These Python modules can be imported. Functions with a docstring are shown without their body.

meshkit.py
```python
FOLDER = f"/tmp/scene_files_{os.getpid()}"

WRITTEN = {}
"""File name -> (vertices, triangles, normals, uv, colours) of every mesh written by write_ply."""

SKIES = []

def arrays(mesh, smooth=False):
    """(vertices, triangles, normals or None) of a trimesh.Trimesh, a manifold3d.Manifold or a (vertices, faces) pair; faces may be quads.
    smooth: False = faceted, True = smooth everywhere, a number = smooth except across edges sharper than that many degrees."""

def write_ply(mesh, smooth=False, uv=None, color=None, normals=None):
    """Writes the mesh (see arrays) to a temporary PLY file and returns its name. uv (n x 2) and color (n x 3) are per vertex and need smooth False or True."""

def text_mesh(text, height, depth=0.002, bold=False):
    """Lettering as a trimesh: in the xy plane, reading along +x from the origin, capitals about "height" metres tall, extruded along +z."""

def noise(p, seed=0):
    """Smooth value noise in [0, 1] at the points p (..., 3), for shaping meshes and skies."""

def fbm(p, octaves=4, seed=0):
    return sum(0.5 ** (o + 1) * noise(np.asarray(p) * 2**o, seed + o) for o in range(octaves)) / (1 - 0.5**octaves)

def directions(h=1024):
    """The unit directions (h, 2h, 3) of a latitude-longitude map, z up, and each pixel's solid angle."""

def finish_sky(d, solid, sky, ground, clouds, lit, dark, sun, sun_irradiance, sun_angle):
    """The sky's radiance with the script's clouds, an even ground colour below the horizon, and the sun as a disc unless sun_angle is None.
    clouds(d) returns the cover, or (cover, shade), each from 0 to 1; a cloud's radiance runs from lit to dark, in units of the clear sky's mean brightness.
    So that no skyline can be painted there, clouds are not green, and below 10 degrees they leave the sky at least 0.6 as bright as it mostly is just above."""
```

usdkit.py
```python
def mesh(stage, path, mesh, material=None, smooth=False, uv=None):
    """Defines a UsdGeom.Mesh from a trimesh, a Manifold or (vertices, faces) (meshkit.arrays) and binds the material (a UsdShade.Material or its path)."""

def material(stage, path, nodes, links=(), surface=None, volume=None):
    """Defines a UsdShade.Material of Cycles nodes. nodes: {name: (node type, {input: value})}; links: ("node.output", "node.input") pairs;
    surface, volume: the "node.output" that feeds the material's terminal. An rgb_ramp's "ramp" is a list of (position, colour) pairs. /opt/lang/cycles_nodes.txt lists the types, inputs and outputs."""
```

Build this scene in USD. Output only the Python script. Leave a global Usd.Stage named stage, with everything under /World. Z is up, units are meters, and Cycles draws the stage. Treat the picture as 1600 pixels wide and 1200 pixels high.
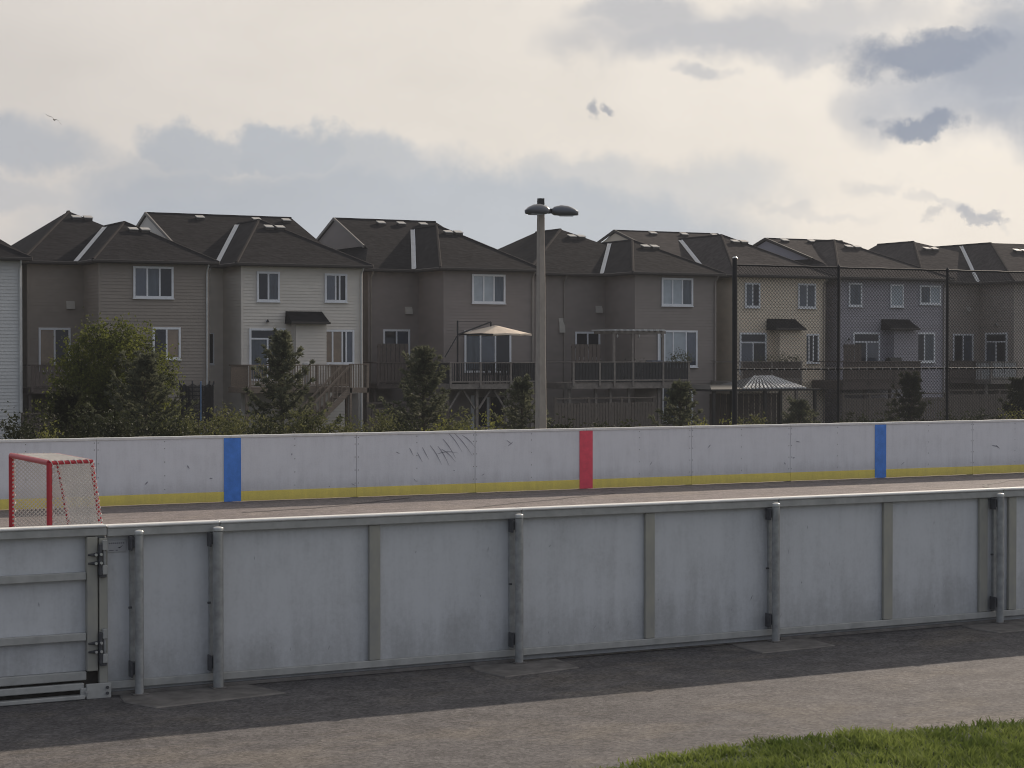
import math, random
import numpy as np, trimesh, manifold3d as m3, shapely
from shapely.geometry import Polygon, LineString
import usdkit, meshkit
from pxr import Usd, UsdGeom, UsdLux, UsdShade, Gf, Sdf

stage = Usd.Stage.CreateInMemory()
UsdGeom.SetStageUpAxis(stage, 'Z'); UsdGeom.SetStageMetersPerUnit(stage, 1.0)
UsdGeom.Xform.Define(stage, '/World'); UsdGeom.Scope.Define(stage, '/World/Looks')
rng = np.random.default_rng(7); random.seed(7)

# ------------------------------------------------------------------ camera, sky, sun, exposure
# world: x runs along the rink boards to the right, y away across the rink, z up
FOC, CAMZ = 3000.0, 2.4
YAW = math.radians(27.3525); PITCH = math.atan((600 - 555) / FOC)
cam = UsdGeom.Camera.Define(stage, '/World/camera')
cam.CreateHorizontalApertureAttr(36.0); cam.CreateVerticalApertureAttr(27.0)
cam.CreateFocalLengthAttr(36.0 * FOC / 1600)
cam.CreateClippingRangeAttr((0.1, 5000.0))
cam.AddTranslateOp().Set((0, 0, CAMZ)); cam.AddRotateZOp().Set(-math.degrees(YAW)); cam.AddRotateXOp().Set(90 - math.degrees(PITCH))
EXPOSURE = 0.4
cam.CreateExposureAttr(EXPOSURE)

SUN_EL, SUN_AZ = math.radians(24.0), YAW + math.radians(28.0)      # azimuth from +y towards +x
SUN = np.array([math.sin(SUN_AZ) * math.cos(SUN_EL), math.cos(SUN_AZ) * math.cos(SUN_EL), math.sin(SUN_EL)])
sun = UsdLux.DistantLight.Define(stage, '/World/sun')
sun.CreateIntensityAttr(0.72); sun.CreateAngleAttr(0.55); sun.CreateNormalizeAttr(True); sun.CreateColorAttr(Gf.Vec3f(1.0, 0.86, 0.72))
sun.AddRotateXYZOp().Set((90 - math.degrees(SUN_EL), 0, 180 - math.degrees(SUN_AZ)))

def sky_material():
    N, Lk = {}, []
    N['tc'] = ('texture_coordinate', {})
    N['sky'] = ('sky_texture', {'sky_type': 'single_scattering', 'sun_disc': False, 'sun_elevation': SUN_EL, 'sun_rotation': SUN_AZ, 'aerosol_density': 2.0})
    d = 'tc.generated'
    N['xyz'] = ('separate_xyz', {}); Lk.append((d, 'xyz.vector'))
    N['az0'] = ('math', {'math_type': 'arctan2'}); Lk += [('xyz.x', 'az0.value1'), ('xyz.y', 'az0.value2')]
    N['az'] = ('math', {'math_type': 'subtract', 'value2': YAW}); Lk.append(('az0.value', 'az.value1'))
    N['el'] = ('math', {'math_type': 'arcsine'}); Lk.append(('xyz.z', 'el.value1'))
    N['comb'] = ('combine_xyz', {'z': 0.0}); Lk += [('az.value', 'comb.x'), ('el.value', 'comb.y')]
    N['sc'] = ('vector_math', {'vector_math_type': 'scale', 'type': 'scale', 'math_type': 'scale', 'scale': 30.0}); Lk.append(('comb.vector', 'sc.vector1'))
    def warp(name, src, scale, amp, detail, rough):
        N[name + 'n'] = ('noise_texture', {'scale': scale, 'detail': detail, 'roughness': rough}); Lk.append((d, name + 'n.vector'))
        N[name] = ('vector_math', {'math_type': 'multiply_add', 'vector2': (amp, amp * .7, 0), }); Lk.append((name + 'n.color', name + '.vector1')); Lk.append((src, name + '.vector3'))
        return name + '.vector'
    # noise is centred near 0.5: shift back by half the amplitude through the ellipse centres
    P1 = warp('wp', 'sc.vector', 34.0, 1.5, 7.0, .62)
    P2 = warp('wq', 'sc.vector', 16.0, 3.4, 5.0, .55)
    def ell(name, P, amp, cx, cy, rx, ry, soft, dens):
        c = ((cx - 800) / 100 + amp / 2, (555 - cy) / 100 + amp * .35); rx, ry = rx / 100, ry / 100
        N[name + 'a'] = ('vector_math', {'math_type': 'multiply_add', 'vector2': (1 / rx, 1 / ry, 0), 'vector3': (-c[0] / rx, -c[1] / ry, 0)}); Lk.append((P, name + 'a.vector1'))
        N[name + 'l'] = ('vector_math', {'math_type': 'length'}); Lk.append((name + 'a.vector', name + 'l.vector1'))
        N[name] = ('map_range', {'range_type': 'smoothstep', 'from_min': 1 + soft, 'from_max': 1 - soft, 'to_min': 0.0, 'to_max': dens, 'clamp': True}); Lk.append((name + 'l.value', name + '.value'))
        return name + '.result'
    def union(prefix, outs):
        cur = outs[0]
        for i, o in enumerate(outs[1:]):
            N[f'{prefix}{i}'] = ('math', {'math_type': 'smoothmax', 'value3': 0.12}); Lk.extend([(cur, f'{prefix}{i}.value1'), (o, f'{prefix}{i}.value2')]); cur = f'{prefix}{i}.value'
        return cur
    bank = [(640, 400, 560, 150, .22, .95), (310, 245, 75, 42, .35, .85), (450, 240, 110, 42, .3, .9), (560, 262, 150, 45, .35, .8), (880, 282, 150, 42, .45, .6),
            (230, 300, 110, 50, .4, .7), (1080, 300, 150, 50, .5, .55), (350, 330, 240, 70, .4, .9), (30, 245, 150, 45, .45, .75), (20, 318, 180, 24, .5, .5)]
    high = [(1130, 60, 250, 48, .55, .75), (1000, 22, 120, 30, .6, .7), (1290, 25, 170, 40, .6, .6), (1250, 95, 60, 18, .5, .5), (1560, 140, 230, 85, .55, .9), (1400, 150, 110, 50, .6, .6), (1350, 160, 75, 36, .6, .55),
            (1095, 138, 48, 15, .6, .6), (1385, 296, 60, 12, .7, .35), (1465, 322, 34, 8, .7, .35), (1220, 338, 120, 9, .8, .3), (1600, 30, 110, 36, .5, .7)]
    dark = [(1440, 102, 125, 36, .42, .95), (1432, 206, 70, 21, .4, .95), (1475, 78, 36, 20, .4, .8), (919, 168, 12, 16, .6, .7), (951, 170, 13, 8, .6, .7), (1521, 347, 26, 9, .5, .6), (1448, 347, 20, 8, .7, .4), (1570, 120, 150, 55, .6, .6), (1590, 60, 120, 40, .7, .5), (1590, 190, 90, 28, .7, .5)]
    B = union('ub', [ell(f'b{i}', P1, 1.5, *e) for i, e in enumerate(bank)])
    H = union('uh', [ell(f'h{i}', P2, 3.4, *e) for i, e in enumerate(high)])
    D = union('ud', [ell(f'd{i}', P1, 1.5, *e) for i, e in enumerate(dark)])
    # the same broken cloud over the rest of the sky, above and behind
    N['gm'] = ('mapping', {'mapping_type': 'point', 'scale': (1, 1, 2.2)}); Lk.append((d, 'gm.vector'))
    N['gn'] = ('noise_texture', {'scale': 3.2, 'detail': 8.0, 'roughness': .58}); Lk.append(('gm.vector', 'gn.vector'))
    N['gr'] = ('map_range', {'range_type': 'smoothstep', 'from_min': .48, 'from_max': .68, 'to_min': 0.0, 'to_max': .75, 'clamp': True}); Lk.append(('gn.fac', 'gr.value'))
    N['ge'] = ('map_range', {'range_type': 'smoothstep', 'from_min': .19, 'from_max': .34, 'to_min': 0.0, 'to_max': 1.0, 'clamp': True}); Lk.append(('el.value', 'ge.value'))
    N['gg'] = ('math', {'math_type': 'multiply'}); Lk += [('gr.result', 'gg.value1'), ('ge.result', 'gg.value2')]
    # thin veil of high haze, brighter and creamier towards the sun
    N['dot'] = ('vector_math', {'math_type': 'dot_product', 'vector2': tuple(SUN)}); Lk.append((d, 'dot.vector1'))
    N['dm'] = ('map_range', {'from_min': -1.0, 'from_max': 1.0, 'to_min': 0.0, 'to_max': 1.0}); Lk.append(('dot.value', 'dm.value'))
    K = SKYK
    v = lambda r, g, b: (r * K, g * K, b * K)
    N['veil'] = ('rgb_ramp', {'ramp': [(0, v(.215, .236, .278)), (.5, v(.285, .30, .335)), (.74, v(.44, .44, .445)), (.84, v(.69, .635, .585)), (.91, v(.84, .765, .675)), (.97, v(.93, .85, .745)), (1, v(1.3, 1.2, 1.05))]}); Lk.append(('dm.result', 'veil.fac'))
    N['vn'] = ('noise_texture', {'scale': 5.0, 'detail': 6.0, 'roughness': .6}); Lk.append(('gm.vector', 'vn.vector'))
    N['vr'] = ('map_range', {'from_min': .3, 'from_max': .7, 'to_min': .93, 'to_max': 1.07}); Lk.append(('vn.fac', 'vr.value'))
    N['vs'] = ('vector_math', {'math_type': 'scale'}); Lk += [('veil.color', 'vs.vector1'), ('vr.result', 'vs.scale')]
    N['clear'] = ('mix', {'fac': .97}); Lk += [('sky.color', 'clear.color1'), ('vs.vector', 'clear.color2')]
    def cloud(name, under, cover, rel):
        N[name + 'c'] = ('mix', {'mix_type': 'multiply', 'fac': 1.0, 'color2': rel}); Lk.append(('vs.vector', name + 'c.color1'))
        N[name] = ('mix', {}); Lk.extend([(cover, name + '.fac'), (under, name + '.color1'), (name + 'c.color', name + '.color2')])
        return name + '.color'
    c = cloud('cg', 'clear.color', 'gg.value', (.60, .70, .86))
    c = cloud('cb', c, B, (.56, .66, .81))
    c = cloud('ch', c, H, (.49, .56, .70))
    c = cloud('cd', c, D, (.29, .36, .51))
    N['bg'] = ('background_shader', {'strength': SKYS}); Lk.append((c, 'bg.color'))
    for n in list(N):
        if N[n][0] == 'vector_math': N[n][1].pop('type', None)
        if N[n][0] == 'vector_math': N[n][1].pop('vector_math_type', None)
    return usdkit.material(stage, '/World/Looks/sky', N, Lk, surface='bg.background')
SKYS = 0.1
HAZE = 0.00022
SKYK = 1.0 / (SKYS * 2 ** EXPOSURE)
dome = UsdLux.DomeLight.Define(stage, '/World/sky')
dome.GetPrim().SetCustomDataByKey('kind', 'structure'); dome.GetPrim().SetCustomDataByKey('label', 'pale evening sky with a low grey-blue cloud bank and darker small clouds'); dome.GetPrim().SetCustomDataByKey('category', 'sky')
UsdShade.MaterialBindingAPI.Apply(dome.GetPrim()).Bind(sky_material())

# ------------------------------------------------------------------ pixel -> place (photograph 1600 x 1200)
FW = np.array([math.sin(YAW) * math.cos(PITCH), math.cos(YAW) * math.cos(PITCH), -math.sin(PITCH)])
RT = np.array([math.cos(YAW), -math.sin(YAW), 0.0]); UPV = np.cross(RT, FW); CAM = np.array([0, 0, CAMZ])
def ray(px, py): return FW * FOC + RT * (px - 800) + UPV * (600 - py)
def at(px, py, y):
    r = ray(px, py); return CAM + r * (y / r[1])
def ax(px, y): return at(px, 555, y)[0]
def onz(px, py, z):
    r = ray(px, py); return CAM + r * ((z - CAMZ) / r[2])

# ------------------------------------------------------------------ helpers
_names, _loc, TURN = {}, {}, None
def path_for(parent, name):
    base = f'{parent}/{name}'; n = _names.get(base, 0); _names[base] = n + 1
    return base if n == 0 else f'{base}_{n:03d}'
def tag(p, label=None, cat=None, group=None, kind=None):
    p = p.GetPrim() if hasattr(p, 'GetPrim') else p
    for k, v in (('label', label), ('category', cat), ('group', group), ('kind', kind)):
        if v: p.SetCustomDataByKey(k, v)
    return p
def thing(name, label, cat, loc=(0, 0, 0), group=None, kind=None):
    x = UsdGeom.Xform.Define(stage, path_for('/World', name)); x.AddTranslateOp().Set(tuple(map(float, loc)))
    p = tag(x, label, cat, group, kind); _loc[str(p.GetPath())] = np.array(loc, float); return p
def part(parent, name, mesh, mat, smooth=False, label=None, kind=None):
    """mesh is given in world coordinates; parent: a prim, or None for the top level"""
    if isinstance(mesh, MB): mesh = mesh.mesh()
    base = '/World' if parent is None else str(parent.GetPath())
    off = _loc.get(base, np.zeros(3)) if parent is not None else np.zeros(3)
    v, f, n = meshkit.arrays(mesh, smooth)
    if TURN is not None: v = TURN(v); n = None
    path = path_for(base, name)
    pr = usdkit.mesh(stage, path, (v - off, f), M[mat] if isinstance(mat, str) else mat)
    if n is not None:
        pr.CreateNormalsAttr(n.astype(np.float32)); pr.SetNormalsInterpolation('vertex')
    _loc[path] = off
    return tag(pr, label, None, None, kind)
def single(name, mesh, mat, label, cat, group=None, kind=None, smooth=False):
    return tag(part(None, name, mesh, mat, smooth), label, cat, group, kind)

class MB:
    def __init__(self): self.v, self.f, self.n = [], [], 0
    def add(self, v, f):
        v = np.asarray(v, float); f = np.asarray(f, int)
        if f.shape[1] == 4: f = np.vstack([f[:, [0, 1, 2]], f[:, [0, 2, 3]]])
        self.v.append(v); self.f.append(f + self.n); self.n += len(v); return self
    def tm(self, m):
        if hasattr(m, 'to_mesh'):
            q = m.to_mesh(); return self.add(q.vert_properties[:, :3], q.tri_verts)
        return self.add(m.vertices, m.faces)
    def box(self, x0, x1, y0, y1, z0, z1):
        v = np.array([[x, y, z] for z in (z0, z1) for y in (y0, y1) for x in (x0, x1)])
        return self.add(v, [[0, 2, 3, 1], [4, 5, 7, 6], [0, 1, 5, 4], [2, 6, 7, 3], [0, 4, 6, 2], [1, 3, 7, 5]])
    def cbox(self, x0, x1, y0, y1, z0, z1, c=.006):
        """box with chamfered edges"""
        P = []
        for sx, a in ((-1, x0), (1, x1)):
            for sy, b in ((-1, y0), (1, y1)):
                for sz, d in ((-1, z0), (1, z1)):
                    P += [(a, b - sy * c, d - sz * c), (a - sx * c, b, d - sz * c), (a - sx * c, b - sy * c, d)]
        return self.tm(m3.Manifold.hull_points(np.array(P)))
    def bar(self, a, b, w, h=None, up=(0, 0, 1)):
        a, b = np.array(a, float), np.array(b, float); h = h or w
        d = (b - a) / np.linalg.norm(b - a); up = np.array(up, float)
        if abs(d @ up) > .98: up = np.array([0, 1., 0])
        s = np.cross(d, up); s /= np.linalg.norm(s); u = np.cross(s, d)
        v = [p + s * i * w / 2 + u * j * h / 2 for p in (a, b) for i, j in ((-1, -1), (1, -1), (1, 1), (-1, 1))]
        return self.add(v, [[3, 2, 1, 0], [4, 5, 6, 7], [0, 1, 5, 4], [1, 2, 6, 5], [2, 3, 7, 6], [3, 0, 4, 7]])
    def tube(self, pts, r, n=8, cap=True):
        pts = np.array(pts, float); r = np.broadcast_to(np.asarray(r, float), (len(pts),))
        rings = []
        for i, p in enumerate(pts):
            d = pts[min(i + 1, len(pts) - 1)] - pts[max(i - 1, 0)]; d = d / np.linalg.norm(d)
            ref = np.array([0, 0, 1.]) if abs(d[2]) < .9 else np.array([1., 0, 0])
            s = np.cross(d, ref); s /= np.linalg.norm(s); u = np.cross(s, d)
            a = np.arange(n) / n * 2 * math.pi
            rings.append(p + r[i] * (np.cos(a)[:, None] * s + np.sin(a)[:, None] * u))
        v = np.vstack(rings); f = []
        for i in range(len(pts) - 1):
            for k in range(n):
                f.append([i * n + k, i * n + (k + 1) % n, (i + 1) * n + (k + 1) % n, (i + 1) * n + k])
        self.add(v, f)
        if cap:
            for c, o, rev in ((pts[0], 0, 0), (pts[-1], (len(pts) - 1) * n, 1)):
                vv = np.vstack([rings[0] if o == 0 else rings[-1], c]); k = len(vv) - 1
                self.add(vv, [[k, (i + 1) % n, i] if not rev else [k, i, (i + 1) % n] for i in range(n)])
        return self
    def hull(self, pts): return self.tm(m3.Manifold.hull_points(np.array(pts, float)))
    def mesh(self): return trimesh.Trimesh(np.vstack(self.v), np.vstack(self.f), process=False)

# ------------------------------------------------------------------ materials
M = {}
def mat(name, col, rough=.6, var=.12, scale=3.0, detail=5.0, spec=.4, bump=0.0, bscale=40.0, metal=0.0, stretch=None, col2=None, bdist=.01, ior=None, obj=False):
    N = {'g': ('geometry', {}), 'n': ('noise_texture', {'scale': scale, 'detail': detail, 'roughness': .6}), 'p': ('principled_bsdf', {'roughness': rough, 'specular_ior_level': spec, 'metallic': metal})}
    if ior: N['p'][1]['ior'] = ior
    Lk = []
    src = 'g.position'
    if stretch:
        N['m'] = ('mapping', {'mapping_type': 'point', 'scale': stretch}); Lk.append((src, 'm.vector')); src = 'm.vector'
    Lk.append((src, 'n.vector'))
    c = np.array(col); lo = c * (1 - var) if col2 is None else c; hi = c * (1 + var) if col2 is None else np.array(col2)
    N['r'] = ('rgb_ramp', {'ramp': [(.3, tuple(lo)), (.7, tuple(np.minimum(hi, .95)))]})
    Lk += [('n.fac', 'r.fac'), ('r.color', 'p.base_color')]
    if bump:
        N['bn'] = ('noise_texture', {'scale': bscale, 'detail': 4.0}); N['b'] = ('bump', {'strength': bump, 'distance': bdist})
        Lk += [('g.position', 'bn.vector'), ('bn.fac', 'b.height'), ('b.normal', 'p.normal')]
    M[name] = usdkit.material(stage, f'/World/Looks/{name}', N, Lk, surface='p.BSDF')
    return M[name]
def leaf(name, col, col2, trans=.35):
    N = {'g': ('geometry', {}), 'n': ('noise_texture', {'scale': 1.3, 'detail': 4.0}), 'i': ('math', {'math_type': 'multiply_add', 'value2': .45}), 'r': ('rgb_ramp', {'ramp': [(.25, col), (.85, col2)]}),
         'p': ('principled_bsdf', {'roughness': .65, 'specular_ior_level': .15}), 't': ('translucent_bsdf', {}), 'x': ('mix_closure', {'fac': trans})}
    Lk = [('g.position', 'n.vector'), ('g.random_per_island', 'i.value1'), ('n.fac', 'i.value3'), ('i.value', 'r.fac'), ('r.color', 'p.base_color'), ('r.color', 't.color'), ('p.BSDF', 'x.closure1'), ('t.BSDF', 'x.closure2')]
    M[name] = usdkit.material(stage, f'/World/Looks/{name}', N, Lk, surface='x.closure')

def asphalt(name, c1, c2, c3):
    """worn asphalt: grey binder, dusty tan patches, stone chips"""
    N = {'g': ('geometry', {}), 'big': ('noise_texture', {'scale': .5, 'detail': 7.0, 'roughness': .68}), 'dust': ('noise_texture', {'scale': .9, 'detail': 8.0, 'roughness': .7}),
         'fine': ('noise_texture', {'scale': 30.0, 'detail': 5.0, 'roughness': .85}), 'chip': ('voronoi_texture', {'scale': 48.0}), 'cs': ('separate_color', {}),
         'mid': ('noise_texture', {'scale': 4.0, 'detail': 7.0, 'roughness': .75}), 'm2': ('mapping', {'mapping_type': 'point', 'location': (37, 11, 5), 'scale': (.8, 1.3, 1)}),
         'rb': ('rgb_ramp', {'ramp': [(.32, c1), (.68, c2)]}), 'rd': ('map_range', {'range_type': 'smoothstep', 'from_min': .46, 'from_max': .64, 'to_min': 0.0, 'to_max': .8, 'clamp': True}), 'md': ('mix', {'color2': c3}),
         'rf': ('map_range', {'from_min': .3, 'from_max': .7, 'to_min': .68, 'to_max': 1.32}), 'rc': ('map_range', {'from_min': 0.0, 'from_max': 1.0, 'to_min': .72, 'to_max': 1.28}), 'rm': ('map_range', {'from_min': .3, 'from_max': .7, 'to_min': .7, 'to_max': 1.28}),
         'a': ('vector_math', {'math_type': 'scale'}), 'b': ('vector_math', {'math_type': 'scale'}), 'c': ('vector_math', {'math_type': 'scale'}),
         'bp': ('bump', {'strength': .7, 'distance': .008}), 'p': ('principled_bsdf', {'roughness': .88, 'specular_ior_level': .25})}
    Lk = [('g.position', 'big.vector'), ('g.position', 'fine.vector'), ('g.position', 'mid.vector'), ('g.position', 'chip.vector'), ('g.position', 'm2.vector'), ('m2.vector', 'dust.vector'), ('big.fac', 'rb.fac'), ('dust.fac', 'rd.value'),
          ('rd.result', 'md.fac'), ('rb.color', 'md.color1'), ('chip.color', 'cs.color'), ('cs.r', 'rc.value'), ('fine.fac', 'rf.value'), ('mid.fac', 'rm.value'),
          ('md.color', 'a.vector1'), ('rf.result', 'a.scale'), ('a.vector', 'b.vector1'), ('rm.result', 'b.scale'), ('b.vector', 'c.vector1'), ('rc.result', 'c.scale'), ('c.vector', 'p.base_color'), ('fine.fac', 'bp.height'), ('bp.normal', 'p.normal')]
    M[name] = usdkit.material(stage, f'/World/Looks/{name}', N, Lk, surface='p.BSDF')

def grime(name, base, dirt, z0, z1, amount=.8, rough=.45, bump=.05):
    """board plastic with vertical streaks of grime, heavier near the foot"""
    N = {'g': ('geometry', {}), 's': ('separate_xyz', {}), 'm': ('mapping', {'mapping_type': 'point', 'scale': (9.0, 9.0, 1.1)}), 'st': ('noise_texture', {'scale': 1.0, 'detail': 6.0, 'roughness': .65}),
         'cl': ('noise_texture', {'scale': 2.3, 'detail': 7.0, 'roughness': .7}), 'fi': ('noise_texture', {'scale': 38.0, 'detail': 4.0, 'roughness': .75}),
         'zr': ('map_range', {'from_min': z1, 'from_max': z0, 'to_min': 0.0, 'to_max': .34, 'clamp': True}),
         'a': ('math', {'math_type': 'multiply_add', 'value2': .55}), 'b': ('math', {'math_type': 'multiply_add', 'value2': .6}), 'c': ('math', {'math_type': 'multiply_add', 'value2': .35}),
         'r': ('map_range', {'range_type': 'smoothstep', 'from_min': .62, 'from_max': 1.25, 'to_min': 0.0, 'to_max': amount, 'clamp': True}),
         'x': ('mix', {'color1': base, 'color2': dirt}), 'bp': ('bump', {'strength': bump, 'distance': .01}), 'p': ('principled_bsdf', {'roughness': rough, 'specular_ior_level': .35})}
    Lk = [('g.position', 's.vector'), ('g.position', 'm.vector'), ('m.vector', 'st.vector'), ('g.position', 'cl.vector'), ('g.position', 'fi.vector'), ('s.z', 'zr.value'),
          ('st.fac', 'a.value1'), ('zr.result', 'a.value3'), ('cl.fac', 'b.value1'), ('a.value', 'b.value3'), ('fi.fac', 'c.value1'), ('b.value', 'c.value3'),
          ('c.value', 'r.value'), ('r.result', 'x.fac'), ('x.color', 'p.base_color'), ('cl.fac', 'bp.height'), ('bp.normal', 'p.normal')]
    M[name] = usdkit.material(stage, f'/World/Looks/{name}', N, Lk, surface='p.BSDF')

asphalt('path_asphalt', (.103, .098, .100), (.142, .134, .133), (.166, .149, .132))
asphalt('rink_asphalt', (.185, .162, .160), (.235, .205, .198), (.25, .215, .195))
mat('concrete', (.185, .172, .16), .9, .3, 7, bump=.4, bscale=60)
mat('soil', (.035, .04, .018), .95, .35, 1.5, bump=.3, bscale=8, bdist=.05)
mat('lawn', (.035, .055, .014), .9, .35, 4.0)
grime('board_back', (.69, .70, .715), (.21, .21, .2), .08, .5, .55)
grime('board_front', (.80, .805, .83), (.3, .29, .30), .1, .4, .45)
grime('kick_yellow', (.95, .79, .18), (.45, .37, .14), 0, .2, .5)
mat('board_blue', (.085, .26, .76), .5, .14, 7); mat('board_red', (.84, .095, .145), .5, .12, 7)
mat('cap_rail', (.80, .79, .76), .5, .1, 5, bump=.05)
mat('steel_rail', (.42, .42, .40), .5, .16, 8, bump=.1, spec=.5)
mat('yellowed_stile', (.33, .325, .30), .45, .2, 5, stretch=(2, 2, .9), col2=(.42, .405, .34), spec=.5)
mat('galvanised', (.36, .365, .36), .34, .22, 14, metal=.2, bump=.1); mat('dark_steel', (.085, .085, .09), .5, .3, 20); mat('bolt', (.6, .6, .58), .3, .1, metal=.6)
mat('sill_dirt', (.10, .09, .08), .9, .3, 9, bump=.4)
mat('goal_red', (.45, .035, .05), .4, .1); mat('net_white', (.66, .64, .60), .8, .1)
mat('crack_fill', (.09, .078, .078), .8, .2, 8); mat('scuff_faint', (.36, .36, .38), .7, .3, 20); mat('scuff', (.33, .33, .37), .7, .2, 20)
mat('sign_white', (.55, .55, .56), .5, .06); mat('sign_ink', (.03, .03, .04), .5, .1); mat('sign_grey', (.2, .2, .22), .5, .1)
SID = {'cream_white': (.68, .675, .66), 'taupe': (.325, .28, .24), 'light_beige': (.74, .685, .61), 'brown': (.285, .245, .225), 'brown_warm': (.295, .255, .23), 'sand': (.77, .66, .52), 'slate': (.38, .36, .395), 'tan': (.385, .335, .295)}
for k, c in SID.items(): mat('siding_' + k, c, .6, .05, .9, stretch=(1, 1, 3.0), bump=.05, bscale=25)
def shingle(name, col):
    N = {'g': ('geometry', {}), 'm': ('mapping', {'mapping_type': 'point', 'scale': (3.3, 7.0, 7.0)}), 'w': ('white_noise_texture', {}), 'v': ('voronoi_texture', {'scale': 1.0}), 'n': ('noise_texture', {'scale': .5, 'detail': 6.0, 'roughness': .7}),
         'f': ('noise_texture', {'scale': 30.0, 'detail': 3.0}), 's': ('separate_color', {}), 'r1': ('map_range', {'from_min': 0.0, 'from_max': 1.0, 'to_min': .78, 'to_max': 1.22}), 'r2': ('map_range', {'from_min': .3, 'from_max': .7, 'to_min': .86, 'to_max': 1.14}),
         'a': ('vector_math', {'math_type': 'scale', 'vector1': col}), 'b': ('vector_math', {'math_type': 'scale'}), 'bp': ('bump', {'strength': .6, 'distance': .02}), 'p': ('principled_bsdf', {'roughness': 1.0, 'specular_ior_level': 0.03})}
    Lk = [('g.position', 'm.vector'), ('m.vector', 'v.vector'), ('v.color', 's.color'), ('s.r', 'r1.value'), ('g.position', 'n.vector'), ('n.fac', 'r2.value'), ('r1.result', 'a.scale'), ('a.vector', 'b.vector1'), ('r2.result', 'b.scale'),
          ('b.vector', 'p.base_color'), ('g.position', 'f.vector'), ('v.distance', 'bp.height'), ('bp.normal', 'p.normal')]
    M[name] = usdkit.material(stage, f'/World/Looks/{name}', N, Lk, surface='p.BSDF')
shingle('shingles', (.0265, .0252, .0275)); shingle('shingles_warm', (.054, .049, .050))
mat('ridge_cap', (.036, .033, .034), .95, .2, 6, spec=.05); mat('gutter', (.052, .044, .04), .55, .12); mat('downspout', (.30, .27, .24), .5, .1); mat('downspout_white', (.6, .6, .58), .5, .1)
mat('flashing', (.44, .46, .49), .45, .08, spec=.5); mat('roof_vent', (.50, .48, .45), .5, .15)
mat('white_trim', (.84, .85, .87), .45, .05); mat('vent_cover', (.50, .47, .42), .6, .08); mat('lamp_black', (.02, .02, .02), .4, .1)
mat('bargeboard', (.24, .22, .20), .6, .08)
mat('glass_dark', (.012, .013, .018), .06, .35, .8, spec=.5, ior=1.6); mat('glass_blind', (.42, .47, .51), .2, .14, 1.5, ior=1.8); mat('glass_curtain', (.07, .085, .105), .12, .45, 1.3, stretch=(4, 4, .5), ior=1.8); mat('glass_tan', (.23, .17, .12), .12, .25, 1.2, ior=1.9); mat('glass_blue', (.035, .045, .065), .05, .3, .9, ior=2.1)
mat('deck_wood', (.25, .195, .15), .75, .25, 5, stretch=(1, 1, 6), bump=.2); mat('deck_grey', (.25, .22, .195), .8, .22, 5); mat('fence_wood', (.15, .125, .105), .8, .3, 6, stretch=(6, 6, 1)); mat('old_boards', (.115, .092, .08), .8, .3, 6, stretch=(6, 6, 1))
mat('deck_white', (.55, .55, .54), .6, .1)
mat('canvas_tan', (.78, .66, .53), .8, .06); mat('canvas_dark', (.03, .028, .027), .8, .1); mat('metal_dark', (.028, .028, .03), .45, .15)
mat('gazebo_sheet', (.09, .092, .10), .5, .1); mat('gazebo_rib', (.50, .52, .54), .35, .06, metal=.2); mat('gazebo_dark', (.022, .021, .021), .5, .15)
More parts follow.
